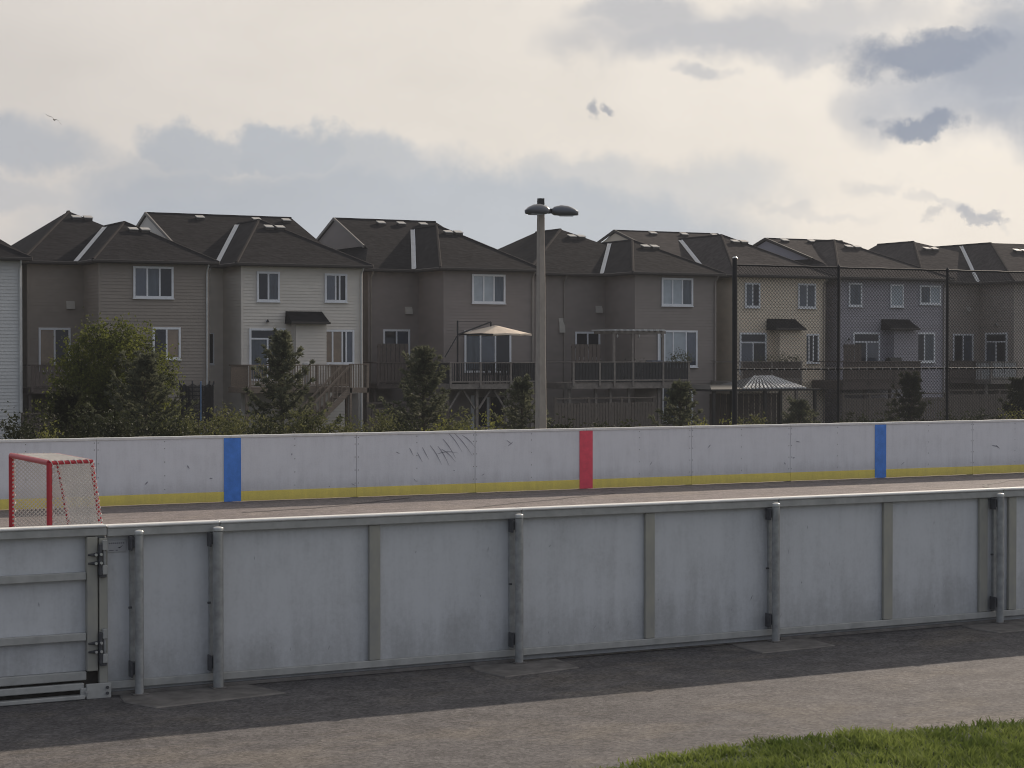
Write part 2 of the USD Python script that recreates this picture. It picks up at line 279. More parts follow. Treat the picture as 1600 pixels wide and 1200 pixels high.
mat('pole_concrete', (.40, .355, .315), .85, .12, 8, stretch=(1, 1, .4), bump=.25, bscale=70); mat('luminaire', (.13, .137, .155), .33, .08, spec=.6, metal=.2); mat('lens', (.4, .42, .44), .15, .1)
mat('vinyl_black', (.018, .018, .02), .5, .1); mat('fence_tie', (.5, .5, .5), .4, .1, metal=.5)
mat('bark', (.075, .058, .042), .9, .3, 12, bump=.5)
leaf('leaf_maple', (.022, .034, .009), (.25, .27, .06), .5); leaf('leaf_spruce', (.042, .052, .032), (.27, .28, .18), .35); leaf('leaf_shrub', (.034, .044, .017), (.22, .22, .095), .42); leaf('leaf_bright', (.08, .09, .022), (.28, .28, .09), .45); leaf('leaf_dark', (.018, .023, .012), (.075, .082, .04), .3)
leaf('grass_blade', (.032, .064, .011), (.31, .37, .10), .48)
mat('blue_pole', (.12, .2, .34), .4, .1); mat('tramp_net', (.012, .012, .014), .8, .2); mat('blue_cover', (.05, .075, .13), .6, .2); mat('gull_grey', (.12, .12, .125), .6, .1); mat('pale_plastic', (.6, .58, .54), .5, .06)

# ------------------------------------------------------------------ ground
TN, TF, TH = 13.30, 30.0, 88.13
def gz(x, y):
    """height of the open ground"""
    k = np.clip((np.asarray(y, float) - 33) / 34.0, 0, 1); k = k * k * (3 - 2 * k)
    return -0.10 - 1.35 * k
def ground():
    ys = np.concatenate([[-300, -100, -20, 0, 8, 13, 20, 31], np.linspace(33, 70, 26), [75, 85, 100, 130, 300, 450]])
    xs = np.concatenate([[-300, -150], np.linspace(-40, 140, 46), [300, 450]])
    X, Y = np.meshgrid(xs, ys); Z = gz(X, Y) + np.where((Y > 34) & (Y < 90), .12 * (meshkit.noise(np.stack([X * .4, Y * .4, 0 * X], -1)) - .5), 0)
    nx, ny = len(xs), len(ys); f = []
    for j in range(ny - 1):
        for i in range(nx - 1):
            a = j * nx + i; f.append([a, a + 1, a + nx + 1, a + nx])
    return np.stack([X, Y, Z], -1).reshape(-1, 3), np.array(f)
single('ground', ground(), 'soil', 'dark rough yard ground behind the rink', 'ground', kind='structure', smooth=True)
def sheet(x0, x1, y0, y1, z, z0=None):
    return MB().box(x0, x1, y0, y1, (z - .08) if z0 is None else z0, z)
single('path', sheet(-40, 90, 9.0, 13.315, 0.0), 'path_asphalt', 'grey brown asphalt path in front of the near boards', 'path', kind='structure')
single('rink_surface', sheet(-30, 80, 13.318, 30.1, 0.0), 'rink_asphalt', 'pinkish grey asphalt floor of the rink', 'rink floor', kind='structure')
edge = [(-40, 8.2), (0, 8.6), (3.6, 9.0), (5.0, 9.30), (5.75, 9.62), (6.5, 9.76), (7.0, 9.75), (7.55, 9.69), (8.7, 9.55), (12, 9.35), (20, 9.1), (90, 8.9)]
EX, EY = np.array(edge).T
def lawn():
    v, f = [], []
    for i, (x, y) in enumerate(edge): v += [(x, y, .012), (x, -30, .012)]
    for i in range(len(edge) - 1): f.append([2 * i + 1, 2 * i + 3, 2 * i + 2, 2 * i])
    return np.array(v), np.array(f)
single('lawn', lawn(), 'lawn', 'lawn ground under the grass beside the path', 'lawn', kind='structure')
def grass():
    n = 90000
    x = rng.uniform(4.2, 11.5, n); y = 9.9 - 3.4 * rng.random(n) ** 1.15
    cl = meshkit.noise(np.stack([x * 5, y * 5, 0 * x], -1), 3); cl2 = meshkit.noise(np.stack([x * 1.5, y * 1.5, 0 * x], -1), 5)
    e = np.interp(x, EX, EY) + .10 * (meshkit.noise(np.stack([x * 7, 0 * x, 0 * x], -1), 9) - .5) + .05 * rng.standard_normal(n)
    keep = (y < e) & (rng.random(n) < .35 + .9 * cl); x, y, cl, cl2, e = x[keep], y[keep], cl[keep], cl2[keep], e[keep]; n = len(x)
    h = (.028 + .055 * cl * rng.random(n) + .035 * cl2 * rng.random(n)) * np.clip(.45 + (e - y) * 4, .45, 1); w = .003 + .004 * rng.random(n)
    a = rng.uniform(0, 2 * math.pi, n); b = rng.uniform(0, 2 * math.pi, n); lean = h * rng.uniform(.3, 1.3, n)
    sx, sy = np.cos(a) * w, np.sin(a) * w; lx, ly = np.cos(b) * lean, np.sin(b) * lean; z0 = np.full(n, .010)
    p = np.stack([np.stack([x - sx, y - sy, z0], 1), np.stack([x + sx, y + sy, z0], 1), np.stack([x + sx * .7 + lx * .4, y + sy * .7 + ly * .4, z0 + h * .62], 1), np.stack([x - sx * .7 + lx * .4, y - sy * .7 + ly * .4, z0 + h * .62], 1), np.stack([x + lx, y + ly, z0 + h], 1)], 1).reshape(-1, 3)
    k = np.arange(n)[:, None] * 5
    return p, np.vstack([k + [0, 1, 2], k + [0, 2, 3], k + [3, 2, 4]])
single('grass', grass(), 'grass_blade', 'green mown grass along the edge of the asphalt path', 'grass', kind='stuff')

# ------------------------------------------------------------------ near boards
def near_boards():
    t = thing('rink_boards', 'grimy white near hockey boards seen from the back with steel posts', 'boards', (3.66, TN, 0))
    P = [-5.29, -2.87, -.45]                       # left of the gate
    seams = [3.66, 4.485, 6.94, 9.375, 11.82, 14.26, 16.7, 19.14]
    for a, b in list(zip(seams[:-1], seams[1:])) + [(-5.3, -2.87), (-2.87, -.45), (-.45, 1.75)]:
        part(t, 'panel', MB().box(a + .004, b - .004, TN, TN + .014, .004, 1.125), 'board_back')
        part(t, 'top_rail', MB().cbox(a + .0015, b - .0015, TN - .045, TN + .05, 1.125, 1.185, .006), 'steel_rail')
        part(t, 'cap', MB().cbox(a + .001, b - .001, TN - .055, TN + .06, 1.186, 1.206, .007), 'cap_rail')
        part(t, 'bottom_rail', MB().cbox(a + .0015, b - .0015, TN - .035, TN - .001, .05, .105, .005), 'steel_rail')
        part(t, 'sill', MB().cbox(a + .03, b - .03, TN - .03, TN - .002, .001, .028 if int(a * 7) % 2 else .014, .004), 'concrete' if int(a * 7) % 3 else 'sill_dirt')
    for a, b, m_ in [(5.66, 5.75, 'yellowed_stile'), (8.08, 8.17, 'yellowed_stile'), (10.49, 10.59, 'yellowed_stile'), (11.56, 11.655, 'yellowed_stile'), (11.90, 11.99, 'yellowed_stile'), (13.0, 13.1, 'yellowed_stile'), (15.4, 15.5, 'yellowed_stile'), (17.9, 18, 'yellowed_stile'),
                     (6.845, 6.93, 'galvanised'), (9.285, 9.365, 'galvanised'), (4.41, 4.475, 'galvanised'), (11.72, 11.80, 'galvanised'), (14.16, 14.25, 'galvanised'), (3.825, 3.87, 'galvanised')]:
        part(t, 'stile', MB().cbox(a, b, TN - .03, TN - .001, .107, 1.123, .004), m_)
    for x, r in [(3.87, .031), (4.45, .038), (6.888, .033), (9.305, .033), (11.732, .033), (14.16, .033), (16.6, .033)]:
        y = TN - .105
        part(t, 'post', MB().tube([(x, y, .005), (x, y, 1.135)], r, 20), 'galvanised', smooth=40)
        z = np.linspace(0, math.pi / 2, 6)
        part(t, 'post_cap', MB().tube([(x, y, 1.14), (x, y, 1.158)] + [(x, y, 1.158 + .014 * math.sin(q)) for q in z[1:-1]], [r * 1.02, r * 1.02] + [r * 1.02 * math.cos(q) for q in z[1:-1]], 20), 'bolt', smooth=50)
        for z0, z1 in ((1.045, 1.115), (.15, .235)):
            part(t, 'bracket', MB().cbox(x - .05, x + .005, y + .01, TN - .031, z0, z1, .005).cbox(x - .058, x - .046, y + .0, TN - .031, z0 - .02, z1 + .01, .003), 'dark_steel')
        part(t, 'bolt', MB().tube([(x - .062, y + .05, .62), (x - .04, y + .05, .62)], .008, 8), 'dark_steel')
        part(t, 'foot', MB().cbox(x - .055, x + .055, y - .05, y + .05, .0115, .018, .002), 'concrete')
    # jamb and base block beside the gate
    part(t, 'gate_jamb', MB().cbox(3.60, 3.66, TN - .05, TN - .001, .10, 1.118, .004), 'yellowed_stile')
    b = part(t, 'base_plate', MB().cbox(3.50, 3.675, TN - .085, TN - .052, .0, .105, .004).cbox(3.46, 3.52, TN - .078, TN - .05, .015, .08, .004), 'steel_rail')
    for x, z in ((3.645, .075), (3.645, .035), (3.497, .055)):
        part(b, 'bolt', MB().tube([(x, TN - .098, z), (x, TN - .085, z)], .011, 8), 'dark_steel' if x > 3.6 else 'bolt')
    # gate
    g = thing('rink_gate', 'left gate section of the near boards with two cross rails and black hinges', 'gate', (1.77, TN, 0))
    part(g, 'panel', MB().box(1.755, 3.655, TN + .002, TN + .014, .19, 1.134), 'board_back')
    part(g, 'top_rail', MB().cbox(1.755, 3.657, TN - .05, TN + .05, 1.135, 1.192, .006), 'steel_rail')
    part(g, 'cap', MB().cbox(1.752, 3.657, TN - .06, TN + .06, 1.193, 1.212, .007), 'cap_rail')
    for z0, z1 in ((.83, .885), (.405, .46), (.13, .19)):
        part(g, 'cross_rail', MB().cbox(1.86, 3.51, TN - .045, TN - .001, z0, z1, .005), 'steel_rail')
    part(g, 'stile', MB().cbox(3.513, 3.590, TN - .052, TN - .001, .19, 1.13, .004), 'yellowed_stile'); part(g, 'stile', MB().cbox(1.78, 1.858, TN - .052, TN - .001, .19, 1.13, .004), 'yellowed_stile')
    part(g, 'threshold', MB().cbox(1.76, 3.49, TN - .06, TN - .01, .065, .112, .005), 'steel_rail'); part(g, 'threshold', MB().cbox(1.76, 3.49, TN - .09, TN - .02, .003, .032, .005), 'steel_rail')
    part(g, 'kick_plate', MB().box(1.755, 3.655, TN + .016, TN + .03, .003, .20), 'sill_dirt')
    for zc in (.98, .36):
        h = part(g, 'hinge', MB().cbox(3.592, 3.615, TN - .085, TN - .045, zc - .12, zc + .10, .004).cbox(3.598, 3.645, TN - .08, TN - .052, zc - .135, zc - .11, .003), 'dark_steel')
        part(h, 'hinge_block', MB().cbox(3.615, 3.652, TN - .088, TN - .052, zc + .055, zc + .125, .004), 'steel_rail'); part(h, 'hinge_block', MB().cbox(3.615, 3.652, TN - .088, TN - .052, zc - .115, zc - .05, .004), 'steel_rail')
        part(h, 'hinge_pin', MB().tube([(3.632, TN - .07, zc - .05), (3.632, TN - .07, zc + .055)], .011, 10), 'galvanised', smooth=40)
        for z in (zc + .025, zc - .035):
            part(h, 'strap', MB().hull([(3.520, TN - .054, z - .006), (3.520, TN - .054, z + .006), (3.59, TN - .054, z - .016), (3.59, TN - .054, z + .016), (3.520, TN - .062, z), (3.59, TN - .066, z - .014), (3.59, TN - .066, z + .014)]), 'dark_steel')
            part(h, 'bolt', MB().tube([(3.572, TN - .08, z), (3.572, TN - .06, z)], .010, 10), 'bolt'); part(h, 'bolt', MB().tube([(3.603, TN - .10, z + .004), (3.603, TN - .085, z + .004)], .010, 10), 'bolt')
    # maker's plate
    s = thing('board_sign', 'small pale plate with faint letters and a dark tick beside the gate', 'sign', (3.735, TN, 1.055))
    part(s, 'plate', MB().cbox(3.668, 3.806, TN - .006, TN - .001, 1.012, 1.098, .001), 'sign_white')
    mk = MB()
    for i in range(8): mk.box(3.682 + i * .0145, 3.690 + i * .0145, TN - .0075, TN - .0061, 1.070, 1.079)
    part(s, 'lettering', mk, 'sign_grey', kind='stuff')
    mk = MB()
    mk.hull([(3.745, TN - .0075, 1.046), (3.745, TN - .0061, 1.046), (3.760, TN - .0075, 1.037), (3.760, TN - .0061, 1.037), (3.761, TN - .0075, 1.046), (3.761, TN - .0061, 1.046)])
    mk.hull([(3.758, TN - .0075, 1.037), (3.758, TN - .0061, 1.037), (3.762, TN - .0075, 1.046), (3.762, TN - .0061, 1.046), (3.784, TN - .0075, 1.060), (3.784, TN - .0061, 1.060)])
    part(s, 'tick_mark', mk, 'sign_ink')
    mk = MB()
    for i in range(2): mk.box(3.68 + i * .05, 3.715 + i * .03, TN - .0075, TN - .0061, 1.022, 1.027)
    part(s, 'small_print', mk, 'sign_grey')
near_boards()
def fleck_panels():
    t = stage.GetPrimAtPath('/World/rink_boards'); g = np.random.default_rng(5)
    for k in range(42):
        x, z = g.uniform(3.0, 12.4), g.uniform(.16, 1.08) if k % 3 else g.uniform(.13, .3); a = g.normal(1.45, .35); L = g.uniform(.012, .055); w = g.uniform(.003, .009)
        if any(abs(x - q) < .09 for q in (3.55, 3.63, 3.87, 4.45, 5.705, 6.89, 8.125, 9.31, 10.54, 11.6, 11.73, 11.94)) or (x < 3.5 and any(abs(z - q) < .08 for q in (.16, .43, .86))): continue
        d = np.array([math.cos(a), 0, math.sin(a)]) * L / 2; n = np.array([-math.sin(a), 0, math.cos(a)]) * w / 2; c = np.array([x, TN - .0015, z])
        v = np.array([c - d, c + n, c + d, c - n]); part(t, 'scuff_mark', (np.vstack([v, v + [0, .001, 0]]), np.array([[0, 3, 2], [0, 2, 1], [4, 6, 7], [4, 5, 6]])), 'scuff_faint')
fleck_panels()
def slab(pts, z, h):
    pts = np.array(pts, float); n = len(pts); k = pts.mean(0)
    inn = k + (pts - k) * .975
    return MB().hull(np.vstack([np.c_[pts, np.zeros(n) - .02], np.c_[pts, np.zeros(n) + z - .008], np.c_[inn, np.zeros(n) + z]]))
for lab, pts in [('long concrete pad in front of the two posts beside the gate', [(3.70, 12.97), (3.83, 12.66), (4.82, 12.80), (4.70, 13.24), (3.74, 13.24)]),
                 ('concrete pad under the post near the middle of the near boards', [(6.44, 13.03), (6.50, 12.68), (7.21, 12.81), (7.25, 13.24), (6.48, 13.24)]),
                 ('concrete pad under the second post from the right in the near boards', [(8.87, 13.03), (8.86, 12.75), (9.63, 12.81), (9.66, 13.24), (8.9, 13.24)]),
                 ('concrete pad at the right edge under the last post of the boards', [(11.29, 13.04), (11.33, 12.75), (12.1, 12.8), (12.1, 13.24), (11.33, 13.24)])]:
    single('concrete_pad', slab(pts, .011, 0), 'concrete', lab, 'concrete pad')

# ------------------------------------------------------------------ far boards
def far_boards():
    t = thing('rink_boards', 'white far hockey boards with yellow kick strip and coloured lines', 'boards', (8.11, TF, 0))
    W = 2.228; x = 8.11 - 4 * W
    for k in range(20):
        a, b = x + k * W, x + (k + 1) * W
        p = part(t, 'panel', MB().box(a + .004, b - .004, TF, TF + .014, .17, 1.045), 'board_front')
        part(t, 'kick_strip', MB().box(a + .003, b - .003, TF - .004, TF + .014, .008, .166), 'kick_yellow')
        part(t, 'cap', MB().cbox(a + .001, b - .001, TF - .012, TF + .11, 1.046, 1.09, .006), 'cap_rail')
        bm = MB()
        for xx in (a + .03, b - .03, (a + b) / 2):
            for z in (.24, .46, .68, .9, 1.01): bm.cbox(xx - .008, xx + .008, TF - .004, TF - .0005, z - .008, z + .008, .002)
        part(p, 'bolt_heads', bm, 'galvanised', kind='stuff')
        part(p, 'backing_post', MB().box(a - .04, a + .04, TF + .02, TF + .1, -.1, 1.04), 'galvanised')
    for a, b, m_, nm, lb in [(10.22, 10.51, 'board_blue', 'blue_line', None), (16.88, 17.15, 'board_red', 'red_line', None), (23.49, 23.76, 'board_blue', 'blue_line', None)]:
        part(t, nm, MB().box(a, b, TF - .009, TF - .0045, .006, 1.044), m_)
    # scuffs left by pucks and sticks
    def scuff(px0, py0, px1, py1, w=.012, bend=0.0):
        a, b = at(px0, py0, TF - .003), at(px1, py1, TF - .003); pts = []
        for i in range(7):
            q = i / 6; p = a * (1 - q) + b * q; p = p + np.array([0, 0, bend * math.sin(math.pi * q)]); pts.append((p, w * (.25 + math.sin(math.pi * min(q + .1, 1)))))
        v, f = [], []
        d = b - a; nrm = np.array([-d[2], 0, d[0]]); nrm /= np.linalg.norm(nrm)
        for p, ww in pts: v += [p + nrm * ww / 2, p - nrm * ww / 2]
        for i in range(6): f.append([2 * i, 2 * i + 1, 2 * i + 3, 2 * i + 2])
        v = np.array(v); v2 = v + [0, .002, 0]; n = len(v)
        part(t, 'scuff_mark', (np.vstack([v, v2]), np.array(f + [[q + n for q in reversed(g)] for g in f])), 'scuff')
    for s in [(652, 707, 660, 722), (660, 699, 670, 718), (672, 696, 690, 726), (684, 697, 702, 728), (692, 686, 712, 716), (700, 676, 722, 706), (710, 677, 738, 712), (722, 680, 743, 700), (684, 709, 716, 708), (690, 702, 712, 722), (792, 688, 800, 694), (794, 697, 802, 690), (640, 700, 646, 712)]:
        scuff(*s, w=.011, bend=.03 if s[2] - s[0] > 15 else 0)
    g = np.random.default_rng(21)
    for k in range(20):
        x0 = g.uniform(20, 1580); yt = 686 - .0194 * x0; y0 = yt + g.uniform(.2, .97) * (100 - .016 * x0)
        a = g.normal(1.2, .7); L = g.uniform(3, 11); scuff(x0, y0, x0 + L * math.cos(a), y0 + L * .6 * math.sin(a), w=g.uniform(.008, .02))
far_boards()
def crack(lab, px):
    P = np.array([onz(a, b, .0)[:2] for a, b in px]); g = np.random.default_rng(len(px)); pts = []
    for a, b in zip(P[:-1], P[1:]):
        for q in np.linspace(0, 1, 9)[:-1]: pts.append(a * (1 - q) + b * q + g.normal(0, .02, 2))
    pts.append(P[-1]); pts = np.array(pts); d = np.gradient(pts, axis=0); n = np.stack([-d[:, 1], d[:, 0]], 1); n /= np.linalg.norm(n, axis=1, keepdims=True); w = (.03 + .02 * g.random(len(pts)))[:, None]
    v = np.vstack([np.c_[pts + n * w, np.full(len(pts), .004)], np.c_[pts - n * w, np.full(len(pts), .004)]]); k = len(pts)
    single('crack_seal', (v, np.array([[i + k, i + k + 1, i + 1, i] for i in range(k - 1)])), 'crack_fill', lab, 'crack seal')
crack('dark sealed crack across the rink floor left of the middle', [(380, 801), (480, 795), (560, 787), (640, 778)])
crack('dark sealed crack on the rink floor below the red line', [(745, 793), (820, 785), (890, 778), (960, 771)])
crack('short curved dark crack on the rink floor at the right edge', [(1540, 762), (1543, 757), (1570, 752), (1640, 746)])

# ------------------------------------------------------------------ netting
def netting(poly, origin, u, v, pitch, d, angles=(45, -45), off=.0):
    """diagonal cords clipped to a 2D polygon laid in the plane origin + u*a + v*b"""
    poly = Polygon(poly); mb = MB(); u, v = np.array(u, float), np.array(v, float); n = np.cross(u, v); o = np.array(origin, float)
    x0, y0, x1, y1 = poly.bounds; R = math.hypot(x1 - x0, y1 - y0); cx, cy = (x0 + x1) / 2, (y0 + y1) / 2
    for ai, a in enumerate(angles):
        c, s = math.cos(math.radians(a)), math.sin(math.radians(a))
        for k in np.arange(-R, R, pitch):
            px, py = cx - s * k, cy + c * k
            L = LineString([(px - c * R, py - s * R), (px + c * R, py + s * R)]).intersection(poly)
            for g in getattr(L, 'geoms', [L]):
                if g.is_empty or g.length < d * 2: continue
                (ax_, ay_), (bx_, by_) = g.coords[0], g.coords[-1]; z = (ai - .5) * d * .9
                mb.bar(o + u * ax_ + v * ay_ + n * z, o + u * bx_ + v * by_ + n * z, d, d, n)
    return mb
def goal():
    x0, y0, y1, H = 5.15, 20.98, 22.80, 1.22; xt, xb = x0 + .50, x0 + .79
    t = thing('hockey_goal', 'red framed hockey goal with white net standing inside the rink', 'goal', (x0, (y0 + y1) / 2, 0))
    for y in (y0, y1):
        part(t, 'goal_post', MB().tube([(x0, y, 0), (x0, y, H)], .031, 14), 'goal_red', smooth=40)
    part(t, 'crossbar', MB().tube([(x0, y0, H), (x0, y1, H)], .031, 14), 'goal_red', smooth=40)
    for y, s in ((y0, 1), (y1, -1)):
        yt = y + s * .12
        part(t, 'top_side_bar', MB().tube([(x0, y, H), (xt, yt, H)], .022, 10), 'goal_red', smooth=40)
        part(t, 'back_leg', MB().tube([(xt, yt, H), (xb - .1, yt + s * .1, 0.03)], .022, 10), 'goal_red', smooth=40)
        part(t, 'base_bar', MB().tube([(x0, y, .025), (x0 + .5, y + s * .05, .025), (xb - .1, yt + s * .1, .025)], .022, 10), 'goal_red', smooth=40)
        # lacing wound round the back leg, top bar and post
        for (a, b, r) in (((xt, yt, H), (xb - .1, yt + s * .1, .03), .028), ((x0, y, H), (xt, yt, H), .028)):
            a, b = np.array(a), np.array(b); L = np.linalg.norm(b - a); d = (b - a) / L; q1 = np.cross(d, [0, 1, 0.01]); q1 /= np.linalg.norm(q1); q2 = np.cross(d, q1)
            k = np.arange(0, L, .012); pts = a + d * k[:, None] + r * (np.cos(k * 2 * math.pi / .075)[:, None] * q1 + np.sin(k * 2 * math.pi / .075)[:, None] * q2)
            part(t, 'lacing', MB().tube(pts, .0065, 4), 'net_white')
        e1 = np.array([x0 + .035, y, H]); 
        u = np.array([1.0, 0, 0]); ang = (yt - y) / (xt - x0)
        poly = [(0, 0), (0, H - .02), (xt - x0, H - .02), (xb - .1 - x0, 0.02)]
        part(t, 'side_net', netting(poly, (x0, y + s * .05, 0), (1, .0, 0), (0, 0, 1), .034, .0085), 'net_white', kind='stuff')
        k = np.arange(0, H - .05, .012); pts = np.c_[x0 + .034 + .012 * np.cos(k * 2 * math.pi / .09), np.full(len(k), y) + .022 * np.sin(k * 2 * math.pi / .09), k + .03]
        part(t, 'front_lacing', MB().tube(pts, .008, 4), 'net_white')
    part(t, 'back_bar', MB().tube([(xt, y0 + .12, H), (xt, y1 - .12, H)], .022, 10), 'goal_red', smooth=40)
    part(t, 'base_bar', MB().tube([(xb - .1, y0 + .22, .025), (xb - .1, y1 - .22, .025)], .022, 10), 'goal_red', smooth=40)
    sl = np.array([xb - .1 - xt, 0, -(H - .03)]); Ls = np.linalg.norm(sl)
    part(t, 'back_net', netting([(0, 0), (y1 - y0 - .24, 0), (y1 - y0 - .30, Ls), (.06, Ls)], (xt, y0 + .12, H), (0, 1, 0), sl / Ls, .046, .0066), 'net_white', kind='stuff')
    part(t, 'top_net', netting([(0, 0), (0, y1 - y0), (xt - x0, y1 - y0 - .12), (xt - x0, .12)], (x0, y0, H + .012), (1, 0, 0), (0, 1, 0), .030, .0095), 'net_white', kind='stuff')
goal()

# ------------------------------------------------------------------ lamp post
def lamp():
    c = at(845, 668, 45.83); x, y = c[0], c[1]; zb, zt = float(gz(x, y)) - .05, at(845, 310, 45.83)[2]
    t = thing('lamp_post', 'tall square tapered lamp post with two grey lamp heads behind the far boards', 'lamp post', (x, y, zb))
    def ring(z, w): return [(x + sx * w, y + sy * w, z) for sx in (-1, 1) for sy in (-1, 1)]
    w = lambda z: (.098 + (.155 - .098) * (zt - z) / (zt - .44)) * .80
    ch = lambda z: [(x + sx * w(z) * a, y + sy * w(z) * b, z) for sx in (-1, 1) for sy in (-1, 1) for a, b in ((1, .8), (.8, 1))]
    part(t, 'pole', MB().hull(ch(zb) + ch(zt - .26)), 'pole_concrete')
    part(t, 'pole_top', MB().hull(ch(zt - .259) + ch(zt)), 'metal_dark')
    zh = at(845, 330, 45.83)[2]
    def head(cx, cy, cz, ang, ln, arm0):
        d = np.array([math.cos(ang), math.sin(ang), 0]); n = np.array([-d[1], d[0], 0]); c = np.array([cx, cy, cz])
        prof = [(-.5, .11, .075, .08), (-.40, .16, .135, .12), (-.15, .20, .175, .14), (.12, .20, .155, .14), (.34, .165, .09, .13), (.46, .10, .01, .125), (.5, .04, -.05, .115)]
        v, m = [], 12
        for q, hw, up, dn in prof:
            for k in range(m):
                a = 2 * math.pi * k / m; yy = math.cos(a) * hw; zz = math.sin(a); zz = up * zz if zz > 0 else dn * max(zz, -.75) * 1.1
                v.append(c + d * q * ln + n * yy + [0, 0, zz])
        f = []
        for i in range(len(prof) - 1):
            for k in range(m): f.append([i * m + k, i * m + (k + 1) % m, (i + 1) * m + (k + 1) % m, (i + 1) * m + k])
        L = len(prof)
        v.append(np.mean(v[:m], 0)); v.append(np.mean(v[(L - 1) * m:L * m], 0)); f3 = [[L * m, (k + 1) % m, k] for k in range(m)] + [[L * m + 1, (L - 1) * m + k, (L - 1) * m + (k + 1) % m] for k in range(m)]
        f = [[a, b, cc] for a, b, cc, _ in f] + [[a, cc, e] for a, _, cc, e in f] + f3
        h = part(t, 'lamp_head', trimesh.Trimesh(np.array(v), np.array(f), process=False), 'luminaire', smooth=45)
        part(h, 'lens', MB().hull([c + d * (q * ln) + n * s * .12 + [0, 0, z] for q in (-.2, .3) for s in (-1, 1) for z in (-.10, -.125)]), 'lens')
        part(h, 'arm', MB().bar(arm0, c - d * ln * .38 + np.array([0, 0, .01]), .10, .13), 'metal_dark')
    RTv, BK = RT, np.array([-math.sin(YAW), -math.cos(YAW), 0])
    base = np.array([x, y, zh])
    p1 = base - RTv * .12 + BK * .36; p2 = base + RTv * .66 - BK * .12
    a1 = math.atan2(*( (-RTv * .93 + BK * .38)[[1, 0]])); a2 = math.atan2(*((RTv * .98 - BK * .1)[[1, 0]]))
    head(*p1, a1, .66, base + BK * .05 + RTv * .05); head(*p2, a2, .72, base)
    # little catch plate on the pole
    part(t, 'access_cover', MB().cbox(x - .06, x + .06, y - w(.3) - .012, y - w(.3) - .001, .1, .4, .003), 'metal_dark')
lamp()

# ------------------------------------------------------------------ chain link fence
def link_fence():
    Y = 38.0; xs = [at(1148, 577, Y)[0], at(1310, 577, Y)[0], at(1480, 577, Y)[0], 35.35, 38.6]; zt = at(1148, 414, Y)[2]; zg = float(gz(30, Y))
    t = thing('chain_link_fence', 'tall black chain link fence behind the right half of the far boards', 'fence', (xs[0], Y, zg))
    for i, x in enumerate(xs):
        r = .062 if i == 0 else .036
        p = part(t, 'fence_post', MB().tube([(x, Y, zg - .1), (x, Y, zt + (.16 if i == 0 else .03))], r, 12), 'vinyl_black', smooth=40)
        part(p, 'post_cap', MB().tube([(x, Y, zt + (.16 if i == 0 else .03)), (x, Y, zt + (.20 if i == 0 else .07))], [r * 1.1, r * .5], 12), 'fence_tie' if i == 0 else 'vinyl_black', smooth=40)
    zm = at(1148, 577, Y)[2]
    for a, b in zip(xs[:-1], xs[1:]):
        for z in (zt, zm, zg + .12):
            part(t, 'rail', MB().tube([(a, Y, z), (b, Y, z)], .024, 10), 'vinyl_black', smooth=40)
        tb = MB()
        for k in range(14):
            xx = a + (b - a) * (k + .5) / 14
            tb.cbox(xx - .01, xx + .01, Y - .034, Y - .022, zm - .02, zm + .024, .003)
        part(t, 'rail_ties', tb, 'fence_tie', kind='stuff')
        part(t, 'chain_link', netting([(a, zg + .05), (b, zg + .05), (b, zt + .01), (a, zt + .01)], (0, Y - .03, 0), (1, 0, 0), (0, 0, 1), .066, .0062), 'vinyl_black', kind='stuff')
link_fence()

# ------------------------------------------------------------------ houses
ZE, ZB = 6.70, -1.75
def wall_run(mb, a, b, z0, z1, step=.155, proud=.02):
    """lap siding on the vertical face from a to b (outside on the right-hand side)"""
    a, b = np.array(a, float), np.array(b, float); d = (b - a) / np.linalg.norm(b - a); n = np.array([d[1], -d[0]])
    zs = np.append(np.arange(z0, z1 - .02, step), z1); v, f = [], []
    for z, zz in zip(zs[:-1], zs[1:]):
        k = len(v)
        for q, o in ((a, proud), (b, proud)): v.append((*(q + n * o), z))
        for q in (b, a): v.append((*(q + n * .001), zz))
        for q in (b, a): v.append((*(q + n * .001), z))
        f += [[k, k + 1, k + 2, k + 3], [k, k + 5, k + 4, k + 1]]
    mb.add(v, f)
def footprint(mb, poly, z0, z1):
    """poly counter-clockwise seen from above"""
    for a, b in zip(poly, poly[1:] + poly[:1]): wall_run(mb, a, b, z0, z1)
def hip(x0, x1, y0, y1, z0, ridge):
    pts = [(x, y, z) for x in (x0, x1) for y in (y0, y1) for z in (z0 - .001, z0)]
    return m3.Manifold.hull_points(np.array(pts + list(ridge), float))
